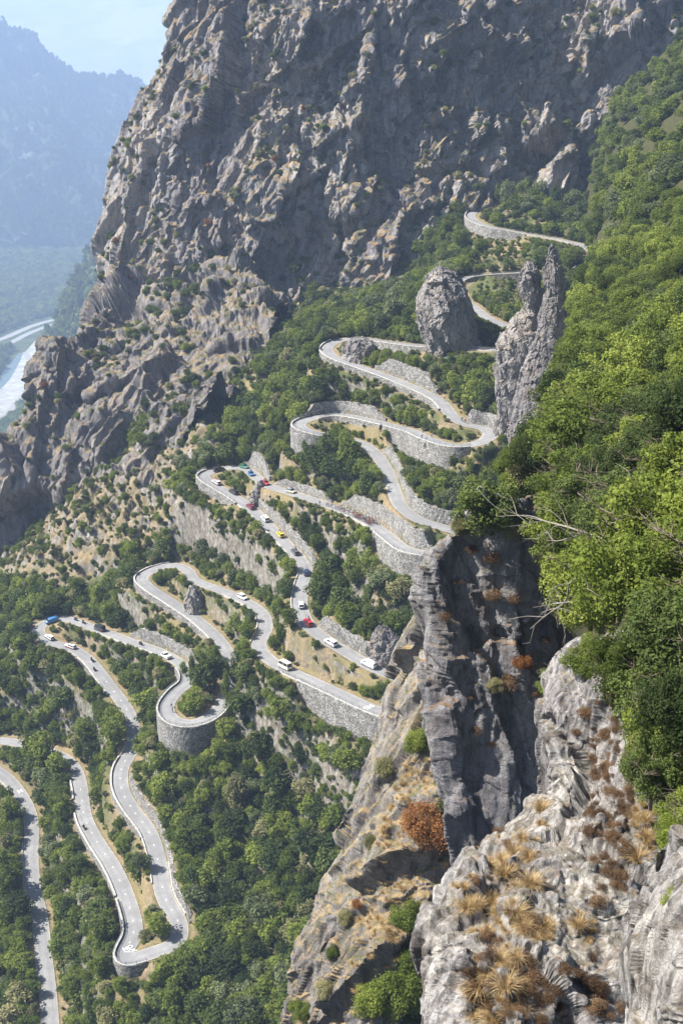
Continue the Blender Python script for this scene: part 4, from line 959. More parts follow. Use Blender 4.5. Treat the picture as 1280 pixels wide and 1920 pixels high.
# red and orange autumn bushes
rust_k = Kind(77, 1.5, 2.2, 900, 0.3, G5, name='shrub', lumps=8, low=0.0, r0=0.05)
def put_on(G, px, py):
    x, y, d = proj(G); m = (x - px) ** 2 + (y - py) ** 2; dmn = np.where(m < 40, d, 1e9)
    k = np.argmin(dmn if dmn.min() < 1e8 else m); return G.reshape(-1, 3)[k]
for px, py, s, lb in [(388,425,1.7,'bright red bush in the shadowed gully of the great cliff'),(212,458,1.6,'orange bush at the outer foot of the great cliff'),(248,523,1.2,'small red bush beside the cliff-foot trees'),(517,295,1.3,'red bush high in the middle of the great cliff'),
                      (385,312,1.2,'small dark red bush on the shaded cliff pillar'),(82,722,1.5,'orange bush on the brink above the river'),(100,1068,2.2,'orange bush by the shaded bend'),(70,1105,1.8,'brown-orange bush under the lower cliff'),(570,210,1.1,'rusty bush on the cliff ledge')]:
    G_ = CL if py < 500 and px > 200 and py != 458 else (LC if py < 900 or px < 200 else LC)
    if py == 458: G_ = CL
    q = put_on(G_, px, py); rust_k.place(q - np.array([0, 0, 0.5]), s, r.uniform(0, 6), lb, 'rust-coloured bushes on the rock', 'shrub')
# ---------------------------------------------------------------- flank trees, from far to near
mid_k = [Kind(211 + i, 4.0, 8.5, 7500, 0.32, m, low=0.1, lumps=60, r0=0.22, nl=8, twigs=3) for i, m in enumerate([G1, G3, G3, G1, G2])]
near_k = [Kind(311 + i, 4.2, 9.0, 20000, 0.23, m, low=0.06, lumps=75, r0=0.22, nl=14, twigs=10) for i, m in enumerate([G3, G1, G2])]
hx_, hy_, hd_ = proj(HS)
FL = []
NHS = HS.reshape(-1, 3); fx, fy, fd = hx_.ravel(), hy_.ravel(), hd_.ravel()
rf = np.random.default_rng(12)
idx = rf.permutation(len(NHS))
FLANKP = [(1300,30),(1230,80),(1180,140),(1120,200),(1075,240),(1080,300),(1150,330),(1135,420),(1075,470),(1075,560),(1080,640),(1020,720),(1010,800),(960,880),(960,960),(1000,1040),(1020,1100),(1300,1230)]
for k in idx:
    x, y, d = fx[k], fy[k], fd[k]
    if not (1000 < x < 1420 and -60 < y < 1300): continue
    R = rf.uniform(2.6, 4.6) * (1.0 if d > 90 else 0.8)
    hh = R * rf.uniform(1.5, 2.1); cyp = y - 0.5 * hh * F / d; rp = R * F / d
    if not in_poly(min(x, 1279) - 0.35 * rp * (x < 1279), cyp, FLANKP): continue
    if x > 1280 + rp * 0.8: continue
    if any((q[0] - NHS[k][0]) ** 2 + (q[1] - NHS[k][1]) ** 2 < (0.56 * (R + qr)) ** 2 for q, qr, *_ in FL): continue
    if not clear_of_road(NHS[k], R, hh, 0.3): continue
    FL.append((NHS[k], R, hh, d, x, y))
    if len(FL) > 330: break
for t in on_sheet(HS, 420, -1, 1, 1.4, 3.2, 44, [(1100,150),(1300,20),(1300,700),(1060,700),(1060,420)], (0, 1, 2, 5, 6, 1)): FL.append((t[0] + np.array([0, 0, 0.6]), t[1] * 3, t[1] * 4.6, proj(t[0])[2], *proj(t[0])[:2]))
print('flank', len(FL))
FL.sort(key=lambda t: -t[1] / t[3])
ALLK = near_k + mid_k + far_k; left = []
for i, (q, R, hh, d, x, y) in enumerate(FL):
    if d < 105: ki = int(rf.integers(0, 3)); w_ = 'leafy bright green'
    elif d < 330: ki = 3 + int(rf.integers(0, 5)); w_ = 'sunlit green'
    else: ki = 8 + int(rf.choice([0, 1, 3, 5, 6, 4])); w_ = 'small green'
    k = ALLK[ki]; s = R / k.R
    if i >= 88: left.append((q - np.array([0, 0, 0.4]), s, hh / (k.h * s), ki)); continue
    reg = ('high on the flank under the dark cliff' if y < 330 else 'beside the topmost road straight' if y < 520 else 'behind the slender rock needle' if y < 700 else 'on the flank above the grassy crag' if y < 900 else 'overhanging the shadowed buttress')
    k.place(q - np.array([0, 0, 0.4]), s, rf.uniform(0, 6.28), '%s tree %s' % (w_, reg), 'trees ' + reg, 'tree', hh / (k.h * s))
n_out = 0
for k_ in idx:      # the wood goes on past the picture edge
    x, y, d = fx[k_], fy[k_], fd[k_]
    if not (1300 < x < 2300 and -250 < y < 1350) or n_out > 150: continue
    if any((t[0][0] - NHS[k_][0]) ** 2 + (t[0][1] - NHS[k_][1]) ** 2 < 9 for t in left): continue
    ki = int(rf.integers(0, 3)) if d < 120 else 3 + int(rf.integers(0, 5)); s = rf.uniform(2.6, 4.2) / ALLK[ki].R; left.append((NHS[k_] - np.array([0, 0, 0.4]), s, 1.0, ki)); n_out += 1
instancer('flank_woodland', left, crown_objs(ALLK), kind='stuff', label='remaining smaller trees of the wooded flank', category='woodland')
# ---------------------------------------------------------------- valley woods and mountain woods: far masses
vr = np.random.default_rng(31); items = []
hole = lambda x, y: (y > 655 and x < 92 and y > 655 + 0 * x and (x + (y - 655) * 0.05) < 92 and y < 700 + (92 - x) * 1.6) 
def near_strip(x, y, ctr, w_):
    for (a, b), (c, d) in zip(ctr[:-1], ctr[1:]):
        t = np.clip(((x - a) * (c - a) + (y - b) * (d - b)) / ((c - a) ** 2 + (d - b) ** 2 + 1e-9), 0, 1)
        if math.hypot(x - a - t * (c - a), y - b - t * (d - b)) < w_: return True
    return False
for _ in range(16000):
    px = vr.uniform(-60, 330); py = 474 + 420 * vr.random() ** 1.5
    if near_strip(px, py, [(-100,676),(0,645),(60,618),(110,602),(170,591)], 15 if px < 120 else 6): continue
    if near_strip(px, py, [(-100,820),(10,750),(45,700),(62,665)], 38) or near_strip(px, py, [(-60,835),(10,780),(60,728),(78,700),(60,676)], 11): continue
    q = on_floor(np.array(px), np.array(py)); s = vr.uniform(5.0, 10.0) * (1.6 if vr.random() < 0.3 else 1) / 3.0
    items.append((q + np.array([0, 0, -0.5]), s, 1.0, int(vr.choice([0, 1, 8, 3, 6, 8]))))
instancer('valley_forest', items, FO, kind='stuff', label='woods on the flat valley floor', category='woodland')
items = []
for _ in range(5200):
    i = vr.integers(0, SP.shape[0]); j = vr.integers(0, SP.shape[1]); q = SP[i, j]; x, y, d = proj(q)
    if -20 < x < 260 and y < 1250: items.append((q - np.array([0, 0, 1.0]), vr.uniform(4.0, 9) / 3, 1.1, int(vr.choice([0, 1, 2, 5, 6]))))
instancer('spur_woodland', items, FO, kind='stuff', label='woods on the spur above the river', category='woodland')
items = []
for _ in range(9000):
    i = int(vr.random() ** 1.5 * MT.shape[0]); j = vr.integers(0, MT.shape[1]); q = MT[i, j]; x, y, d = proj(q)
    if -30 < x < 300: items.append((q - np.array([0, 0, 1.0]), vr.uniform(6, 11) / 3, 1.6, int(vr.choice([2, 5]))))
instancer('mountain_forest', items, FO, kind='stuff', label='conifers on the blue mountain across the valley', category='woodland')
# ---------------------------------------------------------------- plants of the foreground rocks
rn = np.random.default_rng(61)
NEARH = [(1218,1510,34.6,1.2,3.0,2,'dark bush in shade at the side of the pale crag'),(1272,1440,35.2,1.7,4.2,2,'dark leafy tree at the picture edge over the cleft'),(1282,1600,32.5,1.1,2.4,0,'green bush above the bright one near the boulder'),(1240,1450,36,1.5,3.4,0,'leafy spray in front of the dark cleft'),(1100,1200,72,3.4,7.5,0,'bright tree whose sprays hang over the shadowed buttress'),(1165,1330,40.5,1.7,3.4,1,'bright leafy tree rooted on top of the pale grassy crag'),(1235,1420,38,2.0,4.6,2,'darker leafy tree over the edge of the pale grassy crag'),
         (1060,1090,80,3.6,7.5,1,'leafy tree standing on the shadowed buttress behind the bare twigs'),(1215,1190,50,4.0,8.5,0,'large bright tree filling the slope above the pale crag'),(1285,1330,39,2.6,5.5,2,'large dark-hearted tree at the picture edge above the crag'),
         (1105,1290,43,1.3,2.4,1,'small bright bush hanging from the crag brow'),(1262,1540,34.5,1.1,2.6,2,'dark ivy-like bush in the cleft of the pale crag'),(1290,1640,27,1.1,2.0,0,'bright green bush above the pale boulder'),(1285,1745,19,0.55,1.3,1,'small bright green bush sprouting beside the boulder'),
         (1050,1310,47,1.2,1.5,0,'bright leafy spray jutting out over the crag edge')]
for bx, by, y, R, h, ki, lb in NEARH:
    k = near_k[ki]; s = R / k.R; k.place(P(bx, by, y), s, rn.uniform(0, 6.28), lb, 'leafy trees over the foreground crags', 'tree', h / (k.h * s))
dk = Kind(401, 2.0, 3.4, 9000, 0.16, G2, name='bush', lumps=40, low=0.0, r0=0.06); lg = Kind(402, 2.0, 3.6, 11000, 0.15, G1, name='bush', lumps=44, low=0.0, r0=0.06)
ru = Kind(403, 2.0, 2.6, 9000, 0.13, G5, name='bush', lumps=40, low=0.0, r0=0.06); br_ = Kind(404, 1.0, 0.9, 2600, 0.07, G7, name='bush', lumps=24, low=0.0, r0=0.02)
ol = Kind(405, 2.0, 2.8, 7000, 0.15, G4, name='bush', lumps=36, low=0.0, r0=0.05)
def pick(G, px, py):
    x, y, d = proj(G); m = (x - px) ** 2 + (y - py) ** 2; dd = np.where(m < np.maximum(60, m.min() * 1.5), d, 1e9); return G.reshape(-1, 3)[np.argmin(dd)].copy()
for G_, px, py, k, R, lb in [
    (CB,915,965,dk,2.9,'dense dark round bush crowning the shadowed buttress'),(CB,960,985,ol,1.4,'olive scrub beside the round dark bush'),(CB,865,985,ol,1.0,'low olive scrub on the buttress shoulder'),
    (CB,915,1045,br_,0.9,'brown-red heather clump near the top of the shadowed buttress'),(CB,925,1110,br_,0.9,'rusty clump hanging midway on the shadowed buttress'),(CB,830,1150,br_,0.7,'rusty tuft at the left edge of the shadowed buttress'),(CB,945,1285,br_,1.3,'rust-brown clump low on the shadowed buttress'),(CB,985,1245,ru,0.9,'orange clump beside the low rust-brown one'),(CB,930,1290,ol,0.8,'straw-coloured clump on the shadowed buttress foot'),
    (CD,790,1400,lg,2.2,'olive-green bush at the top of the slanting ridge'),(CD,720,1440,ol,1.7,'dull bush on the outer ridge edge'),(CD,815,1350,lg,2.0,'green bush in the notch between ridge and buttress'),(CD,800,1545,ru,3.4,'large orange autumn bush in the dark recess'),(CD,850,1480,ru,2.2,'smaller orange bush above the large one in the recess'),
    (CD,880,1590,br_,3.6,'brown thicket in the dark recess'),(CD,860,1530,dk,2.6,'dark shrub deep in the recess'),(CD,900,1500,br_,3.0,'withered thicket against the buttress foot'),(CD,860,1440,br_,2.6,'dead brown scrub under the buttress'),(CD,760,1720,lg,2.4,'upper bright green bush beside the pale crag edge'),(CD,775,1790,lg,2.6,'middle bright green bush beside the pale crag edge'),(CD,750,1860,lg,3.0,'large bright green bush at the bottom beside the pale crag'),
    (CD,710,1880,lg,2.6,'lower green bush at the picture bottom'),(CD,790,1890,dk,2.4,'dark green bush tucked under the pale crag'),(CD,640,1720,ol,1.1,'dry olive bush on the ridge flank'),(CD,665,1690,ru,0.7,'bright orange tuft on the ridge flank'),(CD,600,1850,ol,1.3,'dull bush low on the ridge'),(CD,690,1580,ol,1.2,'pale olive bush halfway down the ridge'),(CD,620,1780,lg,1.0,'small green bush on the lower ridge'),(CD,560,1890,lg,1.6,'green bush at the ridge bottom edge')]:
    q = pick(G_, px, py); h = k.h * R / k.R; k.place(q - np.array([0, 0, 0.45 * h]), R / k.R, rn.uniform(0, 6.28), lb, 'bushes on the foreground rocks', 'bush')
for px, py, R, k, lb in [(975,862,2.3,lg,'green bush right under the rock needles'),(1000,822,2.4,dk,'dark bush against the foot of the slender needle'),(955,892,1.9,lg,'bushy green clump above the shadowed buttress'),(982,892,2.2,ol,'olive thicket between needles and buttress'),(1005,858,2.6,dk,'dark thicket at the edge of the bright trees'),(950,868,1.5,ol,'dull scrub at the corner of the wide bend'),(965,918,2.0,lg,'green scrub behind the round dark bush'),(1125,395,6.0,lg,'tall green clump at the edge of the wooded flank'),(1115,430,5.5,dk,'dark clump beside the topmost straight'),(1130,350,6.0,dk,'dark clump under the dark cliff corner')]:
    q = pick(HS, px, py); h = k.h * R / k.R; k.place(q - np.array([0, 0, 0.35 * h]), R / k.R, rn.uniform(0, 6.28), lb, 'bushes on the wooded flank', 'bush')
# dry weeds on the near crag
def zone_pts(G, poly, n, seed):
    r5 = np.random.default_rng(seed); x, y, d = proj(G); xs_, ys_ = x.ravel(), y.ravel(); pl = np.array(poly); m = (xs_ > pl[:, 0].min()) & (xs_ < pl[:, 0].max()) & (ys_ > pl[:, 1].min()) & (ys_ < pl[:, 1].max())
    id_ = np.where(m)[0]; id_ = id_[np.array([in_poly(xs_[i], ys_[i], poly) for i in id_], bool)]; return G.reshape(-1, 3)[r5.choice(id_, min(n, len(id_)), replace=False)]
W1 = [(1075,1330),(1150,1300),(1200,1330),(1185,1500),(1170,1700),(1110,1700),(1100,1560),(1085,1450)]
W2 = [(880,1780),(1000,1800),(1120,1760),(1180,1920),(850,1920)]; W3 = [(930,1560),(1030,1500),(1050,1560),(1000,1620),(900,1650)]; W4 = [(850,1650),(960,1630),(1010,1700),(1045,1760),(980,1790),(890,1770),(850,1700)]
brown = []
for W_, n, sd in ((W1, 150, 1), (W2, 110, 2), (W3, 45, 3), (W4, 90, 4)):
    for q in zone_pts(CC, W_, n, sd): brown.append((q - np.array([0, 0, 0.12]), rn.uniform(0.14, 0.42), 0.9, 0))
for q in zone_pts(CB, [(840,980),(1060,980),(1060,1480),(850,1480)], 60, 5): brown.append((q - np.array([0, 0, 0.3]), rn.uniform(0.4, 0.9), 0.8, 0))
instancer('dead_weeds_vegetation', brown, crown_objs([br_]), kind='stuff', label='withered brown weeds clinging to the pale crag', category='weeds')
# long straw-coloured grass tufts
b = NB('straw'); c_ = b.ramp(b.noise(6, 3, 0.6), [(0.3, (0.16, 0.10, 0.045)), (0.5, (0.48, 0.34, 0.16)), (0.75, (0.70, 0.56, 0.33))])
d_ = b.n('ShaderNodeBsdfPrincipled'); b.l(c_, d_.inputs['Base Color']); d_.inputs['Roughness'].default_value = 0.7; t_ = b.n('ShaderNodeBsdfTranslucent'); b.l(c_, t_.inputs[0]); mx = b.n('ShaderNodeMixShader'); mx.inputs[0].default_value = 0.35
b.l(d_.outputs[0], mx.inputs[1]); b.l(t_.outputs[0], mx.inputs[2]); b.l(mx.outputs[0], b.out.inputs[0]); M['straw'] = b.m
def tuft_mesh(seed, n=300, L=0.55):
    q = np.random.default_rng(seed); V = []; lean = q.normal(size=2) * 0.25
    for i in range(n):
        a = q.uniform(0, 2 * pi); o = q.uniform(0, 0.14); l = L * q.uniform(0.5, 1.15); dr = np.array([cos(a), sin(a)]) * q.uniform(0.15, 0.9) + lean
        p0 = np.array([cos(a) * o, sin(a) * o, -0.05]); pts_ = [p0]
        for s in (0.35, 0.7, 1.0):
            pts_.append(p0 + np.array([dr[0] * l * s ** 1.3, dr[1] * l * s ** 1.3, l * (0.85 * s - 0.62 * s ** 2.6 * np.hypot(*dr))]))
        wv = np.array([-sin(a), cos(a), 0]) * 0.007
        for j, p_ in enumerate(pts_): w_ = wv * (1 - 0.28 * j); V += [p_ - w_, p_ + w_]
    V = np.array(V); Fc = []
    for i in range(n):
        for j in range(3): k = i * 8 + j * 2; Fc.append([k, k + 1, k + 3, k + 2])
    return mesh_np('grass_tuft', V, Fc, [M['straw']])
TM = [tuft_mesh(900 + i) for i in range(4)]
TF = []
for W_, n, sd in (([(900,1600),(1040,1490),(1055,1560),(1000,1620),(910,1640)], 120, 11), ([(850,1655),(930,1620),(1000,1660),(990,1700),(870,1705)], 150, 12), ([(870,1700),(1000,1700),(1040,1760),(960,1780),(880,1750)], 60, 13),
                  ([(870,1800),(990,1790),(1000,1860),(960,1920),(880,1920)], 100, 14), ([(1180,1500),(1235,1480),(1240,1600),(1190,1620)], 22, 15), ([(1080,1700),(1120,1700),(1120,1780),(1080,1780)], 8, 16)):
    for q in zone_pts(CC, W_, n, sd): TF.append(q)
first = []
for i, m_ in enumerate(TM):
    q = TF[i * 40]; first.append(link('grass_tuft', m_, None, q, rn.uniform(0, 6.28), label='long straw-coloured grass tuft growing on the pale crag', category='grass tuft', group='grass tufts on the pale crag')); first[-1].scale = (1.1,) * 3
rest_t = [(q, 0.35 + 1.0 * rn.random() ** 2.2, 1.0, int(rn.integers(0, 4))) for i, q in enumerate(TF) if i not in (0, 40, 80, 120)]
for q in zone_pts(CD, [(770,1400),(830,1400),(800,1600),(740,1800),(700,1920),(640,1900),(700,1600)], 420, 17): rest_t.append((q, rn.uniform(0.9, 2.0), 0.8, int(rn.integers(0, 4))))
instancer('dry_grass', rest_t, first, kind='stuff', label='dry straw-coloured grass on the crags', category='grass')
# bare bleached branches sticking out over the void
def dead_branch(seed, a, b_, y0, y1, rad, lb):
    q = np.random.default_rng(seed); p0, p1 = P(*a, y0), P(*b_, y1); L = np.linalg.norm(p1 - p0); parts = []
    mid = [p0 + (p1 - p0) * t + q.normal(0, L * 0.045, 3) * (t > 0) for t in (0, 0.25, 0.5, 0.75, 1)]; pth = cr(np.array(mid), 14, 0); parts.append(tube(pth - p0, rad * np.linspace(1, 0.2, 14)))
    for k in range(9):
        i = q.integers(3, 13); s = pth[i]; d = (p1 - p0) / L + q.normal(0, 0.75, 3); d /= np.linalg.norm(d); e = s + d * L * q.uniform(0.12, 0.35)
        tw = cr(np.array([s, (s + e) / 2 + q.normal(0, L * 0.02, 3), e]), 6, 0); parts.append(tube(tw - p0, rad * np.linspace(0.4, 0.08, 6), 5))
        e2 = tw[3] + (d + q.normal(0, 0.6, 3)) * L * 0.09; parts.append(tube(cr(np.array([tw[3], (tw[3] + e2) / 2, e2]), 4, 0) - p0, rad * np.linspace(0.22, 0.06, 4), 4))
    V, Fc = join(parts); link('dead_branch', mesh_np('dead_branch', V, Fc, [M['deadwood']], True), None, p0, label=lb, category='branch')
dead_branch(1, (1130,1010), (942,962), 66, 74, 0.07, 'bleached bare branch reaching out above the shadowed buttress')
dead_branch(2, (1140,1080), (995,1180), 60, 64, 0.07, 'bare forked branch hanging over the dark cleft')
dead_branch(3, (1120,1120), (1000,1130), 62, 66, 0.05, 'thin bare branch between the leafy sprays')
dead_branch(4, (1090,1000), (1000,1010), 70, 74, 0.05, 'short pale branch below the highest bare one')
# ---------------------------------------------------------------- vehicles
GLASS = flat_mat('car_glass', (0.02, 0.025, 0.03), 0.08, 0.8); RUB = flat_mat('tyre_rubber', (0.025, 0.025, 0.025), 0.85, 0.2); RIM = flat_mat('alloy', (0.45, 0.45, 0.46), 0.35, 0.5, 0.8); LAMP = flat_mat('lamp_glass', (0.75, 0.75, 0.72), 0.15, 0.6); TAIL = flat_mat('tail_lamp', (0.45, 0.02, 0.02), 0.2, 0.6); TRIM = flat_mat('dark_trim', (0.035, 0.035, 0.038), 0.6, 0.3)
PAINT = {}
def paint(name, col):
    if name not in PAINT: PAINT[name] = flat_mat('paint_' + name, col, 0.3, 0.5, 0.0, 0.7, var=0.04)
    return PAINT[name]
CO = {'white': (0.78, 0.78, 0.76), 'black': (0.03, 0.03, 0.035), 'red': (0.55, 0.03, 0.04), 'blue': (0.05, 0.20, 0.48), 'silver': (0.42, 0.43, 0.45), 'maroon': (0.22, 0.03, 0.05), 'green': (0.05, 0.22, 0.12), 'yellow': (0.75, 0.62, 0.05), 'navy': (0.04, 0.06, 0.16), 'cream': (0.70, 0.67, 0.55), 'orange': (0.75, 0.25, 0.04), 'grey': (0.12, 0.125, 0.13)}
def loft(secs, m_side=8):
    """secs: (x, half width low, half width high, z low, z high); rounded-corner cross sections, closed ends"""
    V = []
    for x, wl, wh_, zl, zh in secs:
        h = zh - zl; c = 0.14 * h
        pr = [(-wl * 0.93, zl), (-wl, zl + c), (-(wl + wh_) / 2 * 1.01, zl + h * 0.5), (-wh_, zh - c), (-wh_ * 0.9, zh - 0.15 * c), (0, zh + 0.02), (wh_ * 0.9, zh - 0.15 * c), (wh_, zh - c), ((wl + wh_) / 2 * 1.01, zl + h * 0.5), (wl, zl + c), (wl * 0.93, zl)]
        V.append([(x, y, z) for y, z in pr])
    V = np.array(V); n, k = V.shape[:2]; Fc = [tuple(f) for f in grid_faces(n, k)]
    Fl = Fc + [(i * k, i * k + k - 1, (i + 1) * k + k - 1, (i + 1) * k) for i in range(n - 1)]
    return V.reshape(-1, 3), Fl, [tuple(range(k)), tuple((n - 1) * k + i for i in range(k))[::-1]]
def poly_mesh(name, V, Fc, mats, mi=None, smooth=False):
    m = bpy.data.meshes.new(name); m.from_pydata([tuple(map(float, v)) for v in V], [], [tuple(int(i) for i in f) for f in Fc])
    for a in mats: m.materials.append(a)
    if mi: m.polygons.foreach_set('material_index', mi)
    if smooth: m.polygons.foreach_set('use_smooth', [True] * len(m.polygons))
    m.validate(); m.update(); return m
def wheel_meshes(R=0.33, w_=0.22):
    a = np.linspace(0, 2 * pi, 25); pr = [(R * 0.62, w_ / 2), (R * 0.93, w_ / 2), (R, w_ * 0.3), (R, -w_ * 0.3), (R * 0.93, -w_ / 2), (R * 0.62, -w_ / 2)]
    V = np.array([[(r_ * cos(t), y, r_ * sin(t)) for r_, y in pr] for t in a]); ty = mesh_np('tyre', V.reshape(-1, 3), grid_faces(25, 6), [RUB], True)
    pr = [(0.0, w_ * 0.42), (R * 0.2, w_ * 0.44), (R * 0.55, w_ * 0.34), (R * 0.63, w_ * 0.47), (R * 0.63, -w_ * 0.47), (R * 0.5, -w_ * 0.3), (0.0, -w_ * 0.3)]
    V = np.array([[(r_ * cos(t), y, r_ * sin(t)) for r_, y in pr] for t in a]); rm = mesh_np('rim', V.reshape(-1, 3), grid_faces(25, 7), [RIM], True); return ty, rm
TYM, RMM = wheel_meshes()
def quadp(pts_, th=0.02):
    pts_ = np.array(pts_, float); n = np.cross(pts_[1] - pts_[0], pts_[2] - pts_[1]); n /= np.linalg.norm(n); o = pts_ + n * th; i_ = pts_ - n * th
    return np.concatenate([i_, o]), [(3, 2, 1, 0), (4, 5, 6, 7), (0, 1, 5, 4), (1, 2, 6, 5), (2, 3, 7, 6), (3, 0, 4, 7)]
SPEC = {  # length, half width, belt height, roof height, x of: nose, cowl, roof front, roof rear, tail-top ; front is +x
 'hatchback': (4.2, 0.88, 0.95, 1.48, 2.1, 1.15, 0.35, -1.45, -2.0), 'estate': (4.7, 0.90, 0.95, 1.47, 2.35, 1.2, 0.35, -1.85, -2.3), 'suv': (4.6, 0.93, 1.08, 1.70, 2.3, 1.25, 0.6, -1.85, -2.2),
 'van': (5.1, 0.97, 1.25, 1.98, 2.55, 1.9, 1.15, -2.35, -2.5), 'minibus': (5.6, 0.99, 1.3, 2.35, 2.8, 2.25, 1.55, -2.6, -2.75), 'pickup': (5.2, 0.95, 1.10, 1.85, 2.6, 1.7, 1.0, 0.0, -0.1)}
def build_car(kind, body, low=None):
    L, W_, zb, zr, xn, xc, xf, xr, xt = SPEC[kind]; bm = paint(body, CO[body]); lm_ = paint(low, CO[low]) if low else bm; parts = {}
    g = 0.28
    tail = -L / 2
    secs = [(xn, W_ * 0.72, W_ * 0.7, g + 0.12, zb * 0.66), (xn - 0.12, W_ * 0.9, W_ * 0.84, g, zb * 0.8), (xn - 0.5, W_ * 0.98, W_ * 0.9, g - 0.04, zb * 0.9), (xc, W_, W_ * 0.95, g - 0.04, zb), (0, W_, W_ * 0.96, g - 0.04, zb), (tail + 0.5, W_, W_ * 0.95, g - 0.04, zb), (tail + 0.1, W_ * 0.94, W_ * 0.92, g, zb * 0.97), (tail, W_ * 0.84, W_ * 0.84, g + 0.1, zb * 0.88)]
    V, Fl, cap = loft(secs); parts['body'] = poly_mesh('body', V, Fl + cap, [bm, lm_], [(1 if low and np.mean([V[int(i)][2] for i in f]) < zb * 0.66 else 0) for f in Fl + cap], True)
    rw = W_ * (0.80 if kind in ('hatchback', 'estate') else 0.9)
    secs = [(xc, W_ * 0.88, W_ * 0.84, zb - 0.06, zb + 0.02), (xf, W_ * 0.92, rw, zb - 0.06, zr - 0.05), ((xf + xr) / 2, W_ * 0.94, rw, zb - 0.06, zr), (xr, W_ * 0.92, rw * 0.97, zb - 0.06, zr - 0.05), (xt, W_ * 0.86, W_ * 0.82, zb - 0.06, zb + 0.05)]
    V, Fl, cap = loft(secs); cabin_paint = kind == 'van'
    parts['cabin'] = poly_mesh('cabin', V, Fl + cap, [bm if cabin_paint else GLASS], None, True)
    if not cabin_paint:     # painted roof skin and pillars over the dark glass
        rf = []; V2 = []; F2 = []
        for (v_, f_) in [box(((xf + xr) / 2, 0, zr + 0.0), (xf - xr + 0.25, rw * 1.86, 0.09))]: F2 += [tuple(np.array(f) + len(V2)) for f in f_]; V2 += list(v_)
        pil = [(xf, xc)] + ([] if kind == 'pickup' else [((xf + xr) * 0.5 + 0.1, (xf + xr) * 0.5 + 0.1)]) + [(xr + 0.05, xt + 0.05)]
        for s in (-1, 1):
            for (xa, xb_) in pil:
                v_, f_ = quadp([(xa - 0.06, s * rw * 0.99, zr - 0.02), (xa + 0.06, s * rw * 0.99, zr - 0.02), (xb_ + 0.07, s * W_ * 0.93, zb - 0.04), (xb_ - 0.07, s * W_ * 0.93, zb - 0.04)], 0.035)
                F2 += [tuple(np.array(f) + len(V2)) for f in f_]; V2 += list(v_)
        parts['roof'] = poly_mesh('roof', V2, F2, [bm])
    else:
        for s in (-1, 1): parts['side_window' + ('' if s < 0 else '.b')] = poly_mesh('side_window', *quadp([(xf + 0.35, s * W_ * 0.955, zb + 0.08), (xf - 0.55, s * W_ * 0.955, zb + 0.08), (xf - 0.55, s * W_ * 0.93, zr - 0.28), (xf + 0.05, s * W_ * 0.93, zr - 0.28)], 0.03), [GLASS])
        parts['windscreen'] = poly_mesh('windscreen', *quadp([(xc - 0.02, -W_ * 0.8, zb + 0.1), (xc - 0.02, W_ * 0.8, zb + 0.1), (xf + 0.06, W_ * 0.76, zr - 0.08), (xf + 0.06, -W_ * 0.76, zr - 0.08)], 0.04), [GLASS])
        parts['rear_window'] = poly_mesh('rear_window', *quadp([(xt - 0.04, -W_ * 0.7, zb + 0.15), (xt - 0.04, W_ * 0.7, zb + 0.15), (xr - 0.08, W_ * 0.68, zr - 0.25), (xr - 0.08, -W_ * 0.68, zr - 0.25)], 0.03), [GLASS])
    if kind == 'pickup':
        V2 = []; F2 = []
        for c_, s_ in [((-1.35, W_ * 0.93, zb + 0.12), (2.4, 0.1, 0.3)), ((-1.35, -W_ * 0.93, zb + 0.12), (2.4, 0.1, 0.3)), ((-2.52, 0, zb + 0.12), (0.1, W_ * 1.76, 0.3))]:
            v_, f_ = box(c_, s_); F2 += [tuple(np.array(f) + len(V2)) for f in f_]; V2 += list(v_)
        parts['tray'] = poly_mesh('tray', V2, F2, [bm])
    V2 = []; F2 = []
    for c_, s_ in [((xn - 0.02, 0, g + 0.2), (0.16, W_ * 1.6, 0.26)), ((tail + 0.02, 0, g + 0.2), (0.16, W_ * 1.6, 0.24)), ((0, W_ * 0.97, g + 0.02), (L * 0.5, 0.08, 0.12)), ((0, -W_ * 0.97, g + 0.02), (L * 0.5, 0.08, 0.12))]:
        v_, f_ = box(c_, s_); F2 += [tuple(np.array(f) + len(V2)) for f in f_]; V2 += list(v_)
    parts['bumper'] = poly_mesh('bumper', V2, F2, [TRIM])
    hl = poly_mesh('headlight', *box((0, 0, 0), (0.2, 0.34, 0.17)), [LAMP]); tl = poly_mesh('taillight', *box((0, 0, 0), (0.14, 0.2, 0.3)), [TAIL])
    pl_ = [('headlight', hl, (xn - 0.13, s * W_ * 0.62, zb * 0.70)) for s in (-1, 1)] + [('taillight', tl, (tail + 0.05, s * W_ * 0.76, zb * 0.78)) for s in (-1, 1)]
    xw = L * 0.30; wl_ = [(xw, 1), (xw, -1), (-xw, 1), (-xw, -1)]
    return dict(parts=parts, extra=pl_, wheels=wl_, W=W_, zr=zr)
CARS = {}
def on_road(px, py, lo, hi, side=None):
    x, y, d = proj(RP); m = (RI >= lo) & (RI <= hi); k = np.where(m)[0][np.argmin(((x - px) ** 2 + (y - py) ** 2)[m])]
    q = hit_plane(px, py, RP[k, 2] + 0.06); off_ = (q[:2] - RP[k, :2]) @ LN[k]; return k, float(np.clip(off_, -1.6, 1.6))
def hit_plane(px, py, z):
    d = ray(px, py); return d * ((z - H) / d[2]) + np.array([0, 0, H])
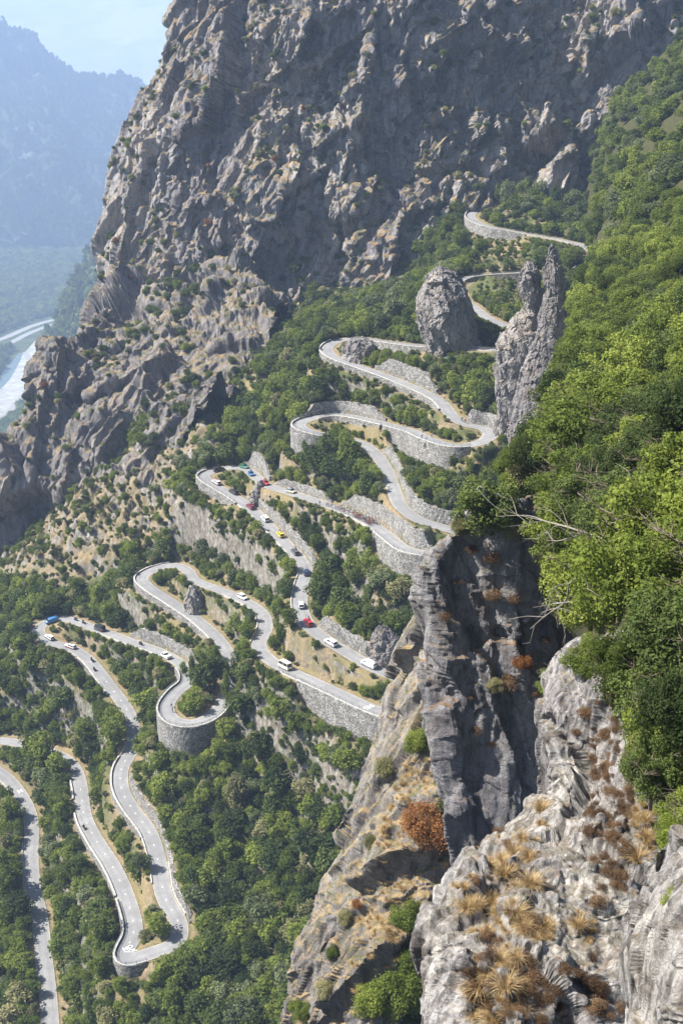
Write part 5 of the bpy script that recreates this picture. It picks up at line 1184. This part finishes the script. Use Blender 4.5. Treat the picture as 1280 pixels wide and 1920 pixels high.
def road_frame(k, off, up):
    """matrix standing on the road at sample k; up=True faces against the descent"""
    t = (RP[min(k + 4, len(RP) - 1)] - RP[max(k - 4, 0)]); t /= np.linalg.norm(t); t = -t if up else t
    pos = RP[k].copy(); pos[:2] += LN[k] * off; pos[2] += 0.062 - 0.05 * (off / HW) ** 2
    z = np.array([0, 0, 1.0]) - t * t[2]; z /= np.linalg.norm(z); y = np.cross(z, t)
    return Matrix(((t[0], y[0], z[0], pos[0]), (t[1], y[1], z[1], pos[1]), (t[2], y[2], z[2], pos[2]), (0, 0, 0, 1)))
def put_car(kind, body, px, py, lo, hi, label, up=True, low=None, rack=0, group='race convoy vehicles', cat='car', off=None):
    key = (kind, body, low)
    if key not in CARS: CARS[key] = build_car(*key)
    c = CARS[key]; k, o = on_road(px, py, lo, hi); o = o if off is None else off
    root = link(cat.replace(' ', '_'), None, label=label, category=cat, group=group); root.matrix_world = road_frame(k, o, up)
    for n, m_ in c['parts'].items(): link(n.split('.')[0], m_, root)
    for n, m_, p_ in c['extra']: link(n, m_, root, p_)
    for x, s in c['wheels']:
        sc_ = 1.0 if kind != 'minibus' else 1.1
        wh_ = link('wheel', TYM, root, (x, s * c['W'] * 0.9, 0.33 * sc_)); wh_.scale = (sc_, s, sc_); link('rim', RMM, wh_)
    if rack:
        v1, f1 = join([box((0.1, s * 0.5, c['zr'] + 0.09), (1.6, 0.04, 0.04)) for s in (-1, 1)] + [box((x, 0, c['zr'] + 0.12), (0.05, 1.2, 0.04)) for x in (0.7, -0.5)]); link('roof_rack', mesh_np('roof_rack', v1, f1, [TRIM]), root)
        for i in range(rack):
            put_bike(root.matrix_world @ Matrix.Translation((0.1, (i - (rack - 1) / 2) * 0.36, c['zr'] + 0.13)), 'spare bicycle on the roof of the ' + ' '.join(label.split()[:9]), 'spare bicycles on team car roofs', i)
    return root
# ---------------------------------------------------------------- bicycles and people
def bike_parts(fr):
    def ring(cx_, cz_, R, r_, n=20):
        a = np.linspace(0, 2 * pi, n + 1); return tube(np.stack([cx_ + R * np.cos(a), 0 * a, cz_ + R * np.sin(a)], 1), np.full(n + 1, r_), 5)
    def wheel_(cx_): 
        parts = [ring(cx_, 0.34, 0.325, 0.018)]
        for a in np.linspace(0, pi, 5)[:-1]: parts.append(tube([[cx_ + 0.32 * cos(a), 0, 0.34 + 0.32 * sin(a)], [cx_ - 0.32 * cos(a), 0, 0.34 - 0.32 * sin(a)]], [0.006, 0.006], 4))
        return join(parts)
    T = lambda *p: tube(np.array(p, float), np.full(len(p), 0.022), 6)
    frame = join([T((-0.5, 0, 0.34), (-0.08, 0, 0.30)), T((-0.5, 0, 0.34), (-0.18, 0, 0.78)), T((-0.08, 0, 0.30), (-0.2, 0, 0.93)), T((-0.18, 0, 0.78), (0.36, 0, 0.84)), T((-0.08, 0, 0.30), (0.38, 0, 0.76)), T((0.35, 0, 0.92), (0.42, 0, 0.66), (0.5, 0, 0.34))])
    bar = join([T((0.35, 0, 0.92), (0.42, 0, 0.95)), T((0.42, -0.2, 0.95), (0.42, 0.2, 0.95)), T((0.42, -0.2, 0.95), (0.52, -0.2, 0.9), (0.46, -0.2, 0.82)), T((0.42, 0.2, 0.95), (0.52, 0.2, 0.9), (0.46, 0.2, 0.82))])
    sad = join([box((-0.22, 0, 0.95), (0.26, 0.11, 0.04))])
    return [('frame', mesh_np('frame', *frame, [fr], True)), ('wheel', mesh_np('wheel', *wheel_(-0.5), [RUB], True)), ('wheel', mesh_np('wheel', *wheel_(0.5), [RUB], True)), ('handlebar', mesh_np('handlebar', *bar, [TRIM], True)), ('saddle', mesh_np('saddle', *sad, [TRIM]))]
BIKES = [bike_parts(paint(n, CO[n])) for n in ('black', 'red', 'white', 'blue')]
def put_bike(mw, label, group, i):
    root = link('bicycle', None, label=label, category='bicycle', group=group); root.matrix_world = mw
    for n, m_ in BIKES[i % 4]: link(n, m_, root)
    return root
SKIN = flat_mat('skin', (0.42, 0.25, 0.17), 0.6, 0.3); CLOTH = {n: flat_mat('cloth_' + n, c, 0.85, 0.1) for n, c in dict(black=(0.03, 0.03, 0.035), red=(0.5, 0.04, 0.04), white=(0.7, 0.7, 0.68), blue=(0.05, 0.14, 0.42), yellow=(0.7, 0.58, 0.06), green=(0.06, 0.3, 0.14), grey=(0.2, 0.2, 0.21), orange=(0.65, 0.22, 0.05)).items()}
def skin_body(name, nodes, edges, mats, zoner):
    """one continuous body grown over a skeleton: nodes (x, y, z, radius)"""
    me = bpy.data.meshes.new(name); me.from_pydata([n[:3] for n in nodes], edges, []); o = bpy.data.objects.new(name, me); COL.objects.link(o)
    sk = o.modifiers.new('s', 'SKIN'); 
    for v_, n in zip(me.skin_vertices[0].data, nodes): v_.radius = (n[3], n[3])
    me.skin_vertices[0].data[0].use_root = True
    o.modifiers.new('u', 'SUBSURF').levels = 1; o.modifiers['u'].render_levels = 1
    dg = bpy.context.evaluated_depsgraph_get(); out = bpy.data.meshes.new_from_object(o.evaluated_get(dg)); out.name = name; bpy.data.objects.remove(o)
    out.materials.clear()
    for m_ in mats: out.materials.append(m_)
    for p_ in out.polygons: p_.material_index = zoner(p_.center); p_.use_smooth = True
    return out
def pose(kind):
    """joint positions for the three poses; front = +x"""
    if kind == 'cyclist':
        N = [(-0.2, 0, 1.0, .13), (-0.05, 0, 1.18, .125), (0.14, 0, 1.34, .14), (0.24, 0, 1.42, .06), (0.33, 0, 1.5, .09), (0.36, 0, 1.58, .085)]; hip = [(-0.17, .1, .98, .10), (0.17, .11, .78, .075), (-0.02, .1, .42, .05), (-0.04, .1, .28, .045), (0.1, .1, .25, .035)]
        hip2 = [(-0.17, -.1, .98, .10), (0.2, -.11, .95, .075), (0.08, -.1, .58, .05), (0.04, -.1, .46, .045), (0.18, -.1, .44, .035)]; arm = [(0.16, .19, 1.34, .06), (0.3, .23, 1.14, .045), (0.44, .2, .98, .035), (0.5, .2, .95, .03)]
    elif kind == 'rider':
        N = [(-0.15, 0, .92, .16), (-0.1, 0, 1.12, .15), (0.0, 0, 1.38, .17), (0.05, 0, 1.5, .07), (0.08, 0, 1.6, .11), (0.09, 0, 1.68, .1)]; hip = [(-0.12, .12, .9, .12), (0.25, .22, .82, .09), (0.12, .22, .48, .06), (0.1, .22, .36, .055), (0.26, .22, .33, .045)]
        hip2 = [(x, -y, z, r_) for x, y, z, r_ in hip]; arm = [(0.02, .22, 1.38, .08), (0.18, .3, 1.16, .06), (0.42, .28, 1.1, .045), (0.5, .28, 1.1, .04)]
    else:
        N = [(0, 0, .95, .14), (0, 0, 1.12, .13), (0.01, 0, 1.38, .15), (0.01, 0, 1.5, .06), (0.03, 0, 1.6, .095), (0.03, 0, 1.69, .09)]; hip = [(0, .1, .9, .1), (0.02, .12, .5, .07), (-0.02, .12, .12, .05), (-0.02, .12, .08, .045), (0.14, .13, .05, .035)]
        hip2 = [(x, -y, z, r_) for x, y, z, r_ in hip]; arm = [(0, .2, 1.38, .06), (-0.02, .27, 1.12, .045), (0.08, .27, .88, .035), (0.1, .26, .8, .03)]
    nodes = N + hip + hip2 + arm + [(x, -y, z, r_) for x, y, z, r_ in arm]; E_ = [(i, i + 1) for i in range(5)]
    for b0, root_ in ((6, 0), (11, 0)): E_ += [(root_, b0)] + [(b0 + i, b0 + i + 1) for i in range(4)]
    for b0 in (16, 20): E_ += [(2, b0)] + [(b0 + i, b0 + i + 1) for i in range(3)]
    return nodes, E_
def make_person(kind, top, bottom):
    nd, ed = pose(kind); hz = nd[4][2] - nd[4][3]
    def zone(c):
        if c.z > hz: return 0
        if kind == 'cyclist': return 1 if (c.z > 1.02 and abs(c.y) < 0.24) else (2 if c.z > 0.72 and c.x < 0.2 else 0)
        if kind == 'rider': return 1 if c.z > 0.98 else 2
        return 1 if c.z > 0.98 and not (abs(c.y) > .24 and c.z < 1.2) else (2 if c.z > 0.1 and abs(c.y) < .22 else 0)
    body = skin_body('body', nd, ed, [SKIN, CLOTH[top], CLOTH[bottom]], zone); hx_c, _, hz_c, hr = nd[5]
    a = np.linspace(0, 2 * pi, 17); el = np.linspace(-0.15 if kind != 'rider' else -1.0, pi / 2, 7)
    V = np.array([[(hx_c + 1.45 * hr * cos(e) * cos(t) - 0.01, 1.15 * hr * cos(e) * sin(t), hz_c - 0.02 + 1.2 * hr * sin(e)) for t in a] for e in el]); return body, V.reshape(-1, 3), grid_faces(7, 17)
PERS = {}
def put_person(mw, kind, top, bottom, cap, label, group):
    key = (kind, top, bottom)
    if key not in PERS: PERS[key] = make_person(kind, top, bottom)
    body, V, Fc = PERS[key]; root = link('person', None, label=label, category='person', group=group); root.matrix_world = mw; link('body', body, root)
    ck = (kind, cap)
    if ck not in PERS: PERS[ck] = mesh_np('helmet' if kind != 'stand' else 'cap', V, Fc, [CLOTH[cap]], True)
    link('helmet' if kind != 'stand' else 'cap', PERS[ck], root); return root
def moto_parts(col):
    bw = join([tube(np.stack([c_ + 0.24 * np.cos(np.linspace(0, 2 * pi, 17)), 0 * np.linspace(0, 1, 17), 0.31 + 0.24 * np.sin(np.linspace(0, 2 * pi, 17))], 1), np.full(17, 0.075), 6) for c_ in (0,)]) if False else None
    def wheel_(cx_):
        a = np.linspace(0, 2 * pi, 19); return join([tube(np.stack([cx_ + 0.25 * np.cos(a), 0 * a, 0.32 + 0.25 * np.sin(a)], 1), np.full(19, 0.07), 6), tube([[cx_, -0.06, 0.32], [cx_, 0.06, 0.32]], [0.15, 0.15], 10)])
    body_ = loft([(0.75, .10, .14, .62, .95), (0.55, .2, .22, .5, 1.15), (0.2, .2, .2, .35, 1.02), (-0.15, .17, .15, .35, .84), (-0.6, .13, .15, .6, .88), (-0.95, .09, .1, .75, .92)])
    b_ = poly_mesh('bodywork', body_[0], body_[1] + body_[2], [col], None, True)
    seat = mesh_np('seat', *box((-0.38, 0, 0.89), (0.75, 0.28, 0.1)), [TRIM]); cs = join([box((-0.72, s * 0.34, 0.7), (0.5, 0.22, 0.36)) for s in (-1, 1)]); cases = mesh_np('panniers', *cs, [TRIM])
    bar = join([tube([[0.42, -0.38, 1.08], [0.5, -0.15, 1.12], [0.5, 0.15, 1.12], [0.42, 0.38, 1.08]], np.full(4, 0.02), 6), tube([[0.5, 0, 1.1], [0.62, 0, 0.75], [0.78, 0, 0.32]], np.full(3, 0.04), 6)])
    ws = quadp([(0.62, -0.18, 1.1), (0.62, 0.18, 1.1), (0.45, 0.15, 1.42), (0.45, -0.15, 1.42)], 0.01)
    return [('bodywork', b_), ('seat', seat), ('panniers', cases), ('wheel', mesh_np('wheel', *wheel_(0.78), [RUB], True)), ('wheel', mesh_np('wheel', *wheel_(-0.72), [RUB], True)), ('handlebar', mesh_np('handlebar', *bar, [TRIM], True)), ('windshield', poly_mesh('windshield', *ws, [GLASS]))]
MOT = {n: moto_parts(paint(n, CO[n])) for n in ('black', 'blue', 'grey')}
def put_moto(px, py, lo, hi, col, top, cap, label, rlabel, up=True, pillion=False):
    k, o = on_road(px, py, lo, hi); mw = road_frame(k, o, up); root = link('motorcycle', None, label=label, category='motorcycle', group='race motorcycles'); root.matrix_world = mw
    for n, m_ in MOT[col]: link(n, m_, root)
    put_person(mw @ Matrix.Translation((-0.05, 0, 0.06)), 'rider', top, 'black', cap, rlabel, 'motorcycle riders')
    if pillion: put_person(mw @ Matrix.Translation((-0.55, 0, 0.12)), 'rider', 'grey', 'black', 'white', 'pillion passenger sitting behind the ' + rlabel, 'motorcycle riders')
# the convoy behind the cyclists, from the head of the queue downwards
put_car('estate', 'silver', 547, 924, 67, 69.3, 'silver team car with yellow patches right behind the cycling bunch', low='yellow', rack=2)
put_car('estate', 'red', 499, 909, 68.5, 70, 'red team car with bicycles on its roof behind the silver one', rack=3)
put_car('hatchback', 'blue', 474, 895, 69.6, 71, 'blue car entering the bend beside the tall stone wall', rack=2)
put_car('estate', 'green', 457, 877, 70.6, 72, 'dark green team car at the top of the bend', rack=3)
put_car('suv', 'black', 408, 883, 72.2, 73.6, 'long black car rounding the bend on the outside', rack=2)
put_car('estate', 'white', 402, 905, 74.2, 75.6, 'white and red team car just below the bend', low='red', rack=2)
put_car('estate', 'black', 434, 921, 75.2, 76.6, 'black team car loaded with bicycles below the white and red one', rack=3)
put_car('estate', 'maroon', 469, 952, 76.2, 77.4, 'maroon team car in the middle of the queue', rack=3)
put_car('suv', 'white', 495, 974, 76.8, 78.2, 'white car with dark tailgate in the queue')
put_car('hatchback', 'yellow', 523, 1003, 77.5, 78.8, 'yellow car half hidden by a bush in the queue', rack=2)
put_car('estate', 'grey', 553, 1037, 78.6, 79.6, 'dark grey team car at the lower end of the wall', rack=3)
put_car('hatchback', 'navy', 575, 1077, 79.6, 80.8, 'navy car with white patches next to the curb wall', rack=2)
put_car('hatchback', 'white', 565, 1138, 81.6, 82.8, 'white car with blue back in the tree shade', low='blue')
put_car('estate', 'red', 577, 1169, 82.6, 83.6, 'bright red team car with bicycles leaving the tree shade', rack=3)
put_car('suv', 'white', 622, 1209, 83.8, 85, 'clean white estate car between the red car and the van')
put_car('van', 'white', 692, 1249, 85.2, 86.6, 'tall plain white panel van at the tail of the lane', cat='van')
put_car('minibus', 'cream', 533, 1252, 93.2, 95.2, 'cream and white minibus coming round the curve', up=False, cat='minibus')
put_car('suv', 'white', 453, 1121, 98.6, 100, 'single white car on the upper loop lane')
put_car('pickup', 'white', 316, 1236, 117.8, 120, 'white pickup above the round tower-like wall', up=False, cat='pickup')
put_car('minibus', 'black', 190, 1183, 120.6, 122, 'dark minibus with a white roof on the narrow lane', up=False, cat='minibus')
put_car('van', 'blue', 97, 1170, 123.2, 124.6, 'blue van swinging through the shaded bend', up=False, cat='van')
put_car('estate', 'white', 90, 1195, 124.8, 126.4, 'white and dark green car just below the shaded bend', low='green')
put_car('estate', 'white', 133, 1214, 126.2, 127.6, 'white and red car following below the shaded bend', low='red', rack=2)
put_moto(263, 1209, 119.4, 121.4, 'black', 'black', 'white', 'dark motorcycle uphill of the white pickup', 'rider in black on the motorcycle near the white pickup', up=False, pillion=True)
put_moto(158, 1170, 121.6, 122.6, 'black', 'black', 'black', 'black motorcycle ahead of the dark minibus', 'rider in black ahead of the dark minibus', up=False)
put_moto(141, 1163, 122, 123.2, 'blue', 'grey', 'white', 'blue motorcycle on the lane above the shaded bend', 'rider in grey above the shaded bend', up=False, pillion=True)
put_moto(172, 1239, 127.4, 128.6, 'black', 'black', 'black', 'upper one of two motorcycles below the white and red car', 'rider of the upper motorcycle below the white and red car')
put_moto(179, 1259, 128, 129.2, 'grey', 'black', 'white', 'grey motorcycle beside the white wall', 'rider on the grey motorcycle beside the white wall', pillion=True)
put_moto(149, 1562, 147, 148.6, 'black', 'black', 'black', 'lone motorcycle on the lane above the lowest hairpin', 'rider on the lone motorcycle above the lowest hairpin')
put_moto(895, 513, 15, 16.2, 'black', 'black', 'black', 'motorcycle by the tall wall next to the rock tower', 'rider on the motorcycle next to the rock tower')
def put_cyclist(k, off, top, cap, label, i, group='racing cyclists of the bunch', up=True):
    mw = road_frame(k, off, up); put_bike(mw, 'bicycle under the ' + label.replace('racing ', '').replace(' climbing beside the bright wall', ''), 'bicycles of ' + group, i); put_person(mw, 'cyclist', top, 'black', cap, label, group)
rc = np.random.default_rng(8); ka = int(np.argmax(RI >= 65.0)); kb = int(np.argmax(RI >= 67.6)); cnt = 0
cols = ['red', 'black', 'white', 'blue', 'red', 'black', 'yellow', 'grey', 'green', 'orange']
kk = ka
while cnt < 58 and kk < kb + 4:
    for lane in (-1.25, -0.45, 0.4, 1.2):
        if rc.random() < 0.72: 
            c_ = cols[int(rc.integers(0, 10))]; put_cyclist(int(kk), lane + rc.uniform(-0.15, 0.15), c_, cols[int(rc.integers(0, 4))], 'racing cyclist in a %s jersey in the tight bunch climbing beside the bright wall' % c_, cnt); cnt += 1
    kk += 1.15 if kk < ka + 14 else 1.9
print('cyclists', cnt)
for px, py, lo, hi, c_, lb in [(661,677,32,33.4,'black','lone cyclist in black below the first railed bend'),(863,789,37,38.4,'black','cyclist in dark clothes entering the wide bend'),(869,792,37.2,39,'red','cyclist in red entering the wide bend'),(815,812,43,44.4,'grey','cyclist in grey leaving the wide bend'),(727,921,54,55.4,'white','cyclist in white in the broken tree shade'),(322,1327,114,116,'black','cyclist in black inside the round tower-like wall'),(329,1331,114,116.4,'blue','cyclist in blue inside the round tower-like wall'),(830,748,35,36.2,'black','cyclist in black where the railed straight ends')]:
    k, o = on_road(px, py, lo, hi); put_cyclist(k, o, c_, 'white', lb, int(px), 'single cyclists on the bends')
for px, py, lo, hi, c_, cap, lb in [(803,829,43,44,'black','white','spectator in black leaning at the corner of the high shaded wall'),(809,831,42.6,44,'white','black','spectator in white beside the one in black at the high wall'),(786,806,43.6,44.8,'grey','black','spectator in grey standing inside the bend'),(745,800,44,45.2,'red','white','spectator in red at the railing of the wide bend'),(612,958,66.8,68.2,'white','red','spectator in white waiting beside the bunch'),(608,955,66.8,68.2,'blue','white','spectator in blue waiting beside the bunch')]:
    k, o = on_road(px, py, lo, hi); mw = road_frame(k, 2.0 if o >= 0 else -2.0, True); put_person(mw, 'stand', c_, 'grey' if c_ != 'grey' else 'blue', cap, lb, 'spectators at the roadside')
# ---------------------------------------------------------------- painted writing on the road
WP = flat_mat('road_paint', (0.82, 0.82, 0.80), 0.8, 0.1, var=0.1, scale=4)
def road_text(txt, k, off, size, flip, name_lb, rot=0.0):
    cu = bpy.data.curves.new('t', 'FONT'); cu.body = txt; cu.size = size; cu.align_x = 'CENTER'; cu.align_y = 'CENTER'; cu.offset = 0.035
    o = bpy.data.objects.new('t', cu); COL.objects.link(o); dg = bpy.context.evaluated_depsgraph_get(); me = bpy.data.meshes.new_from_object(o.evaluated_get(dg)); bpy.data.objects.remove(o)
    me.materials.clear(); me.materials.append(WP); root = link('road_marking', me, None, kind='structure', label=name_lb)
    mw = road_frame(k, off, flip) @ Matrix.Translation((0, 0, 0.022)) @ Matrix.Rotation(rot, 4, 'Z'); root.matrix_world = mw
k_, o_ = on_road(245, 1787, 142, 143.6)
for i, t in enumerate(('019', 'DKL', 'CAVE')): road_text(t, k_, 0.0, 1.35, True, 'white painted words on the lowest hairpin', radians(20)) if False else None
mwb = hit_plane(246, 1786, RP[k_, 2] + 0.075); yaw = math.atan2(*(hit_plane(256, 1783, RP[k_, 2]) - hit_plane(236, 1791, RP[k_, 2]))[[1, 0]])
for i, t in enumerate(('NO', 'DOL', 'DUNKI')):
    cu = bpy.data.curves.new('t', 'FONT'); cu.body = t; cu.size = 1.75; cu.align_x = 'CENTER'; cu.offset = 0.03; o = bpy.data.objects.new('t', cu); COL.objects.link(o)
    me = bpy.data.meshes.new_from_object(o.evaluated_get(bpy.context.evaluated_depsgraph_get())); bpy.data.objects.remove(o); me.materials.clear(); me.materials.append(WP)
    dn_ = np.array([sin(yaw), -cos(yaw)]) * (i - 1) * 1.6; link('road_marking', me, None, (mwb[0] + dn_[0], mwb[1] + dn_[1], mwb[2]), yaw, kind='structure', label='white painted word on the lowest hairpin')
k_, o_ = on_road(690, 1327, 90.4, 91.6); road_text('M3', k_, 0.0, 2.6, True, 'white painted letters on the lane by the ridge', radians(-90))
k_, o_ = on_road(39, 1484, 156.8, 158.4); road_text('H', k_, o_, 2.6, False, 'white painted sign on the lane at the picture edge', radians(90))
def dashes(a, b, step, lb):
    parts = []
    for d in np.arange(a, b, step):
        k = int(np.argmax(RI >= d)); mw = road_frame(k, 0.0, False)
        v_, f_ = box((0, 0, 0), (0.75, 0.16, 0.012)); v_ = np.array([(mw @ Vector(x + np.array([0, 0, 0.012])))[:] for x in v_]); parts.append((v_, f_))
    link('road_marking', mesh_np('road_marking', *join(parts), [WP]), kind='structure', label=lb)
dashes(128, 139, 0.42, 'worn white centre dashes of the lower lane'); dashes(143.5, 149, 0.42, 'worn white centre dashes above the lowest hairpin')
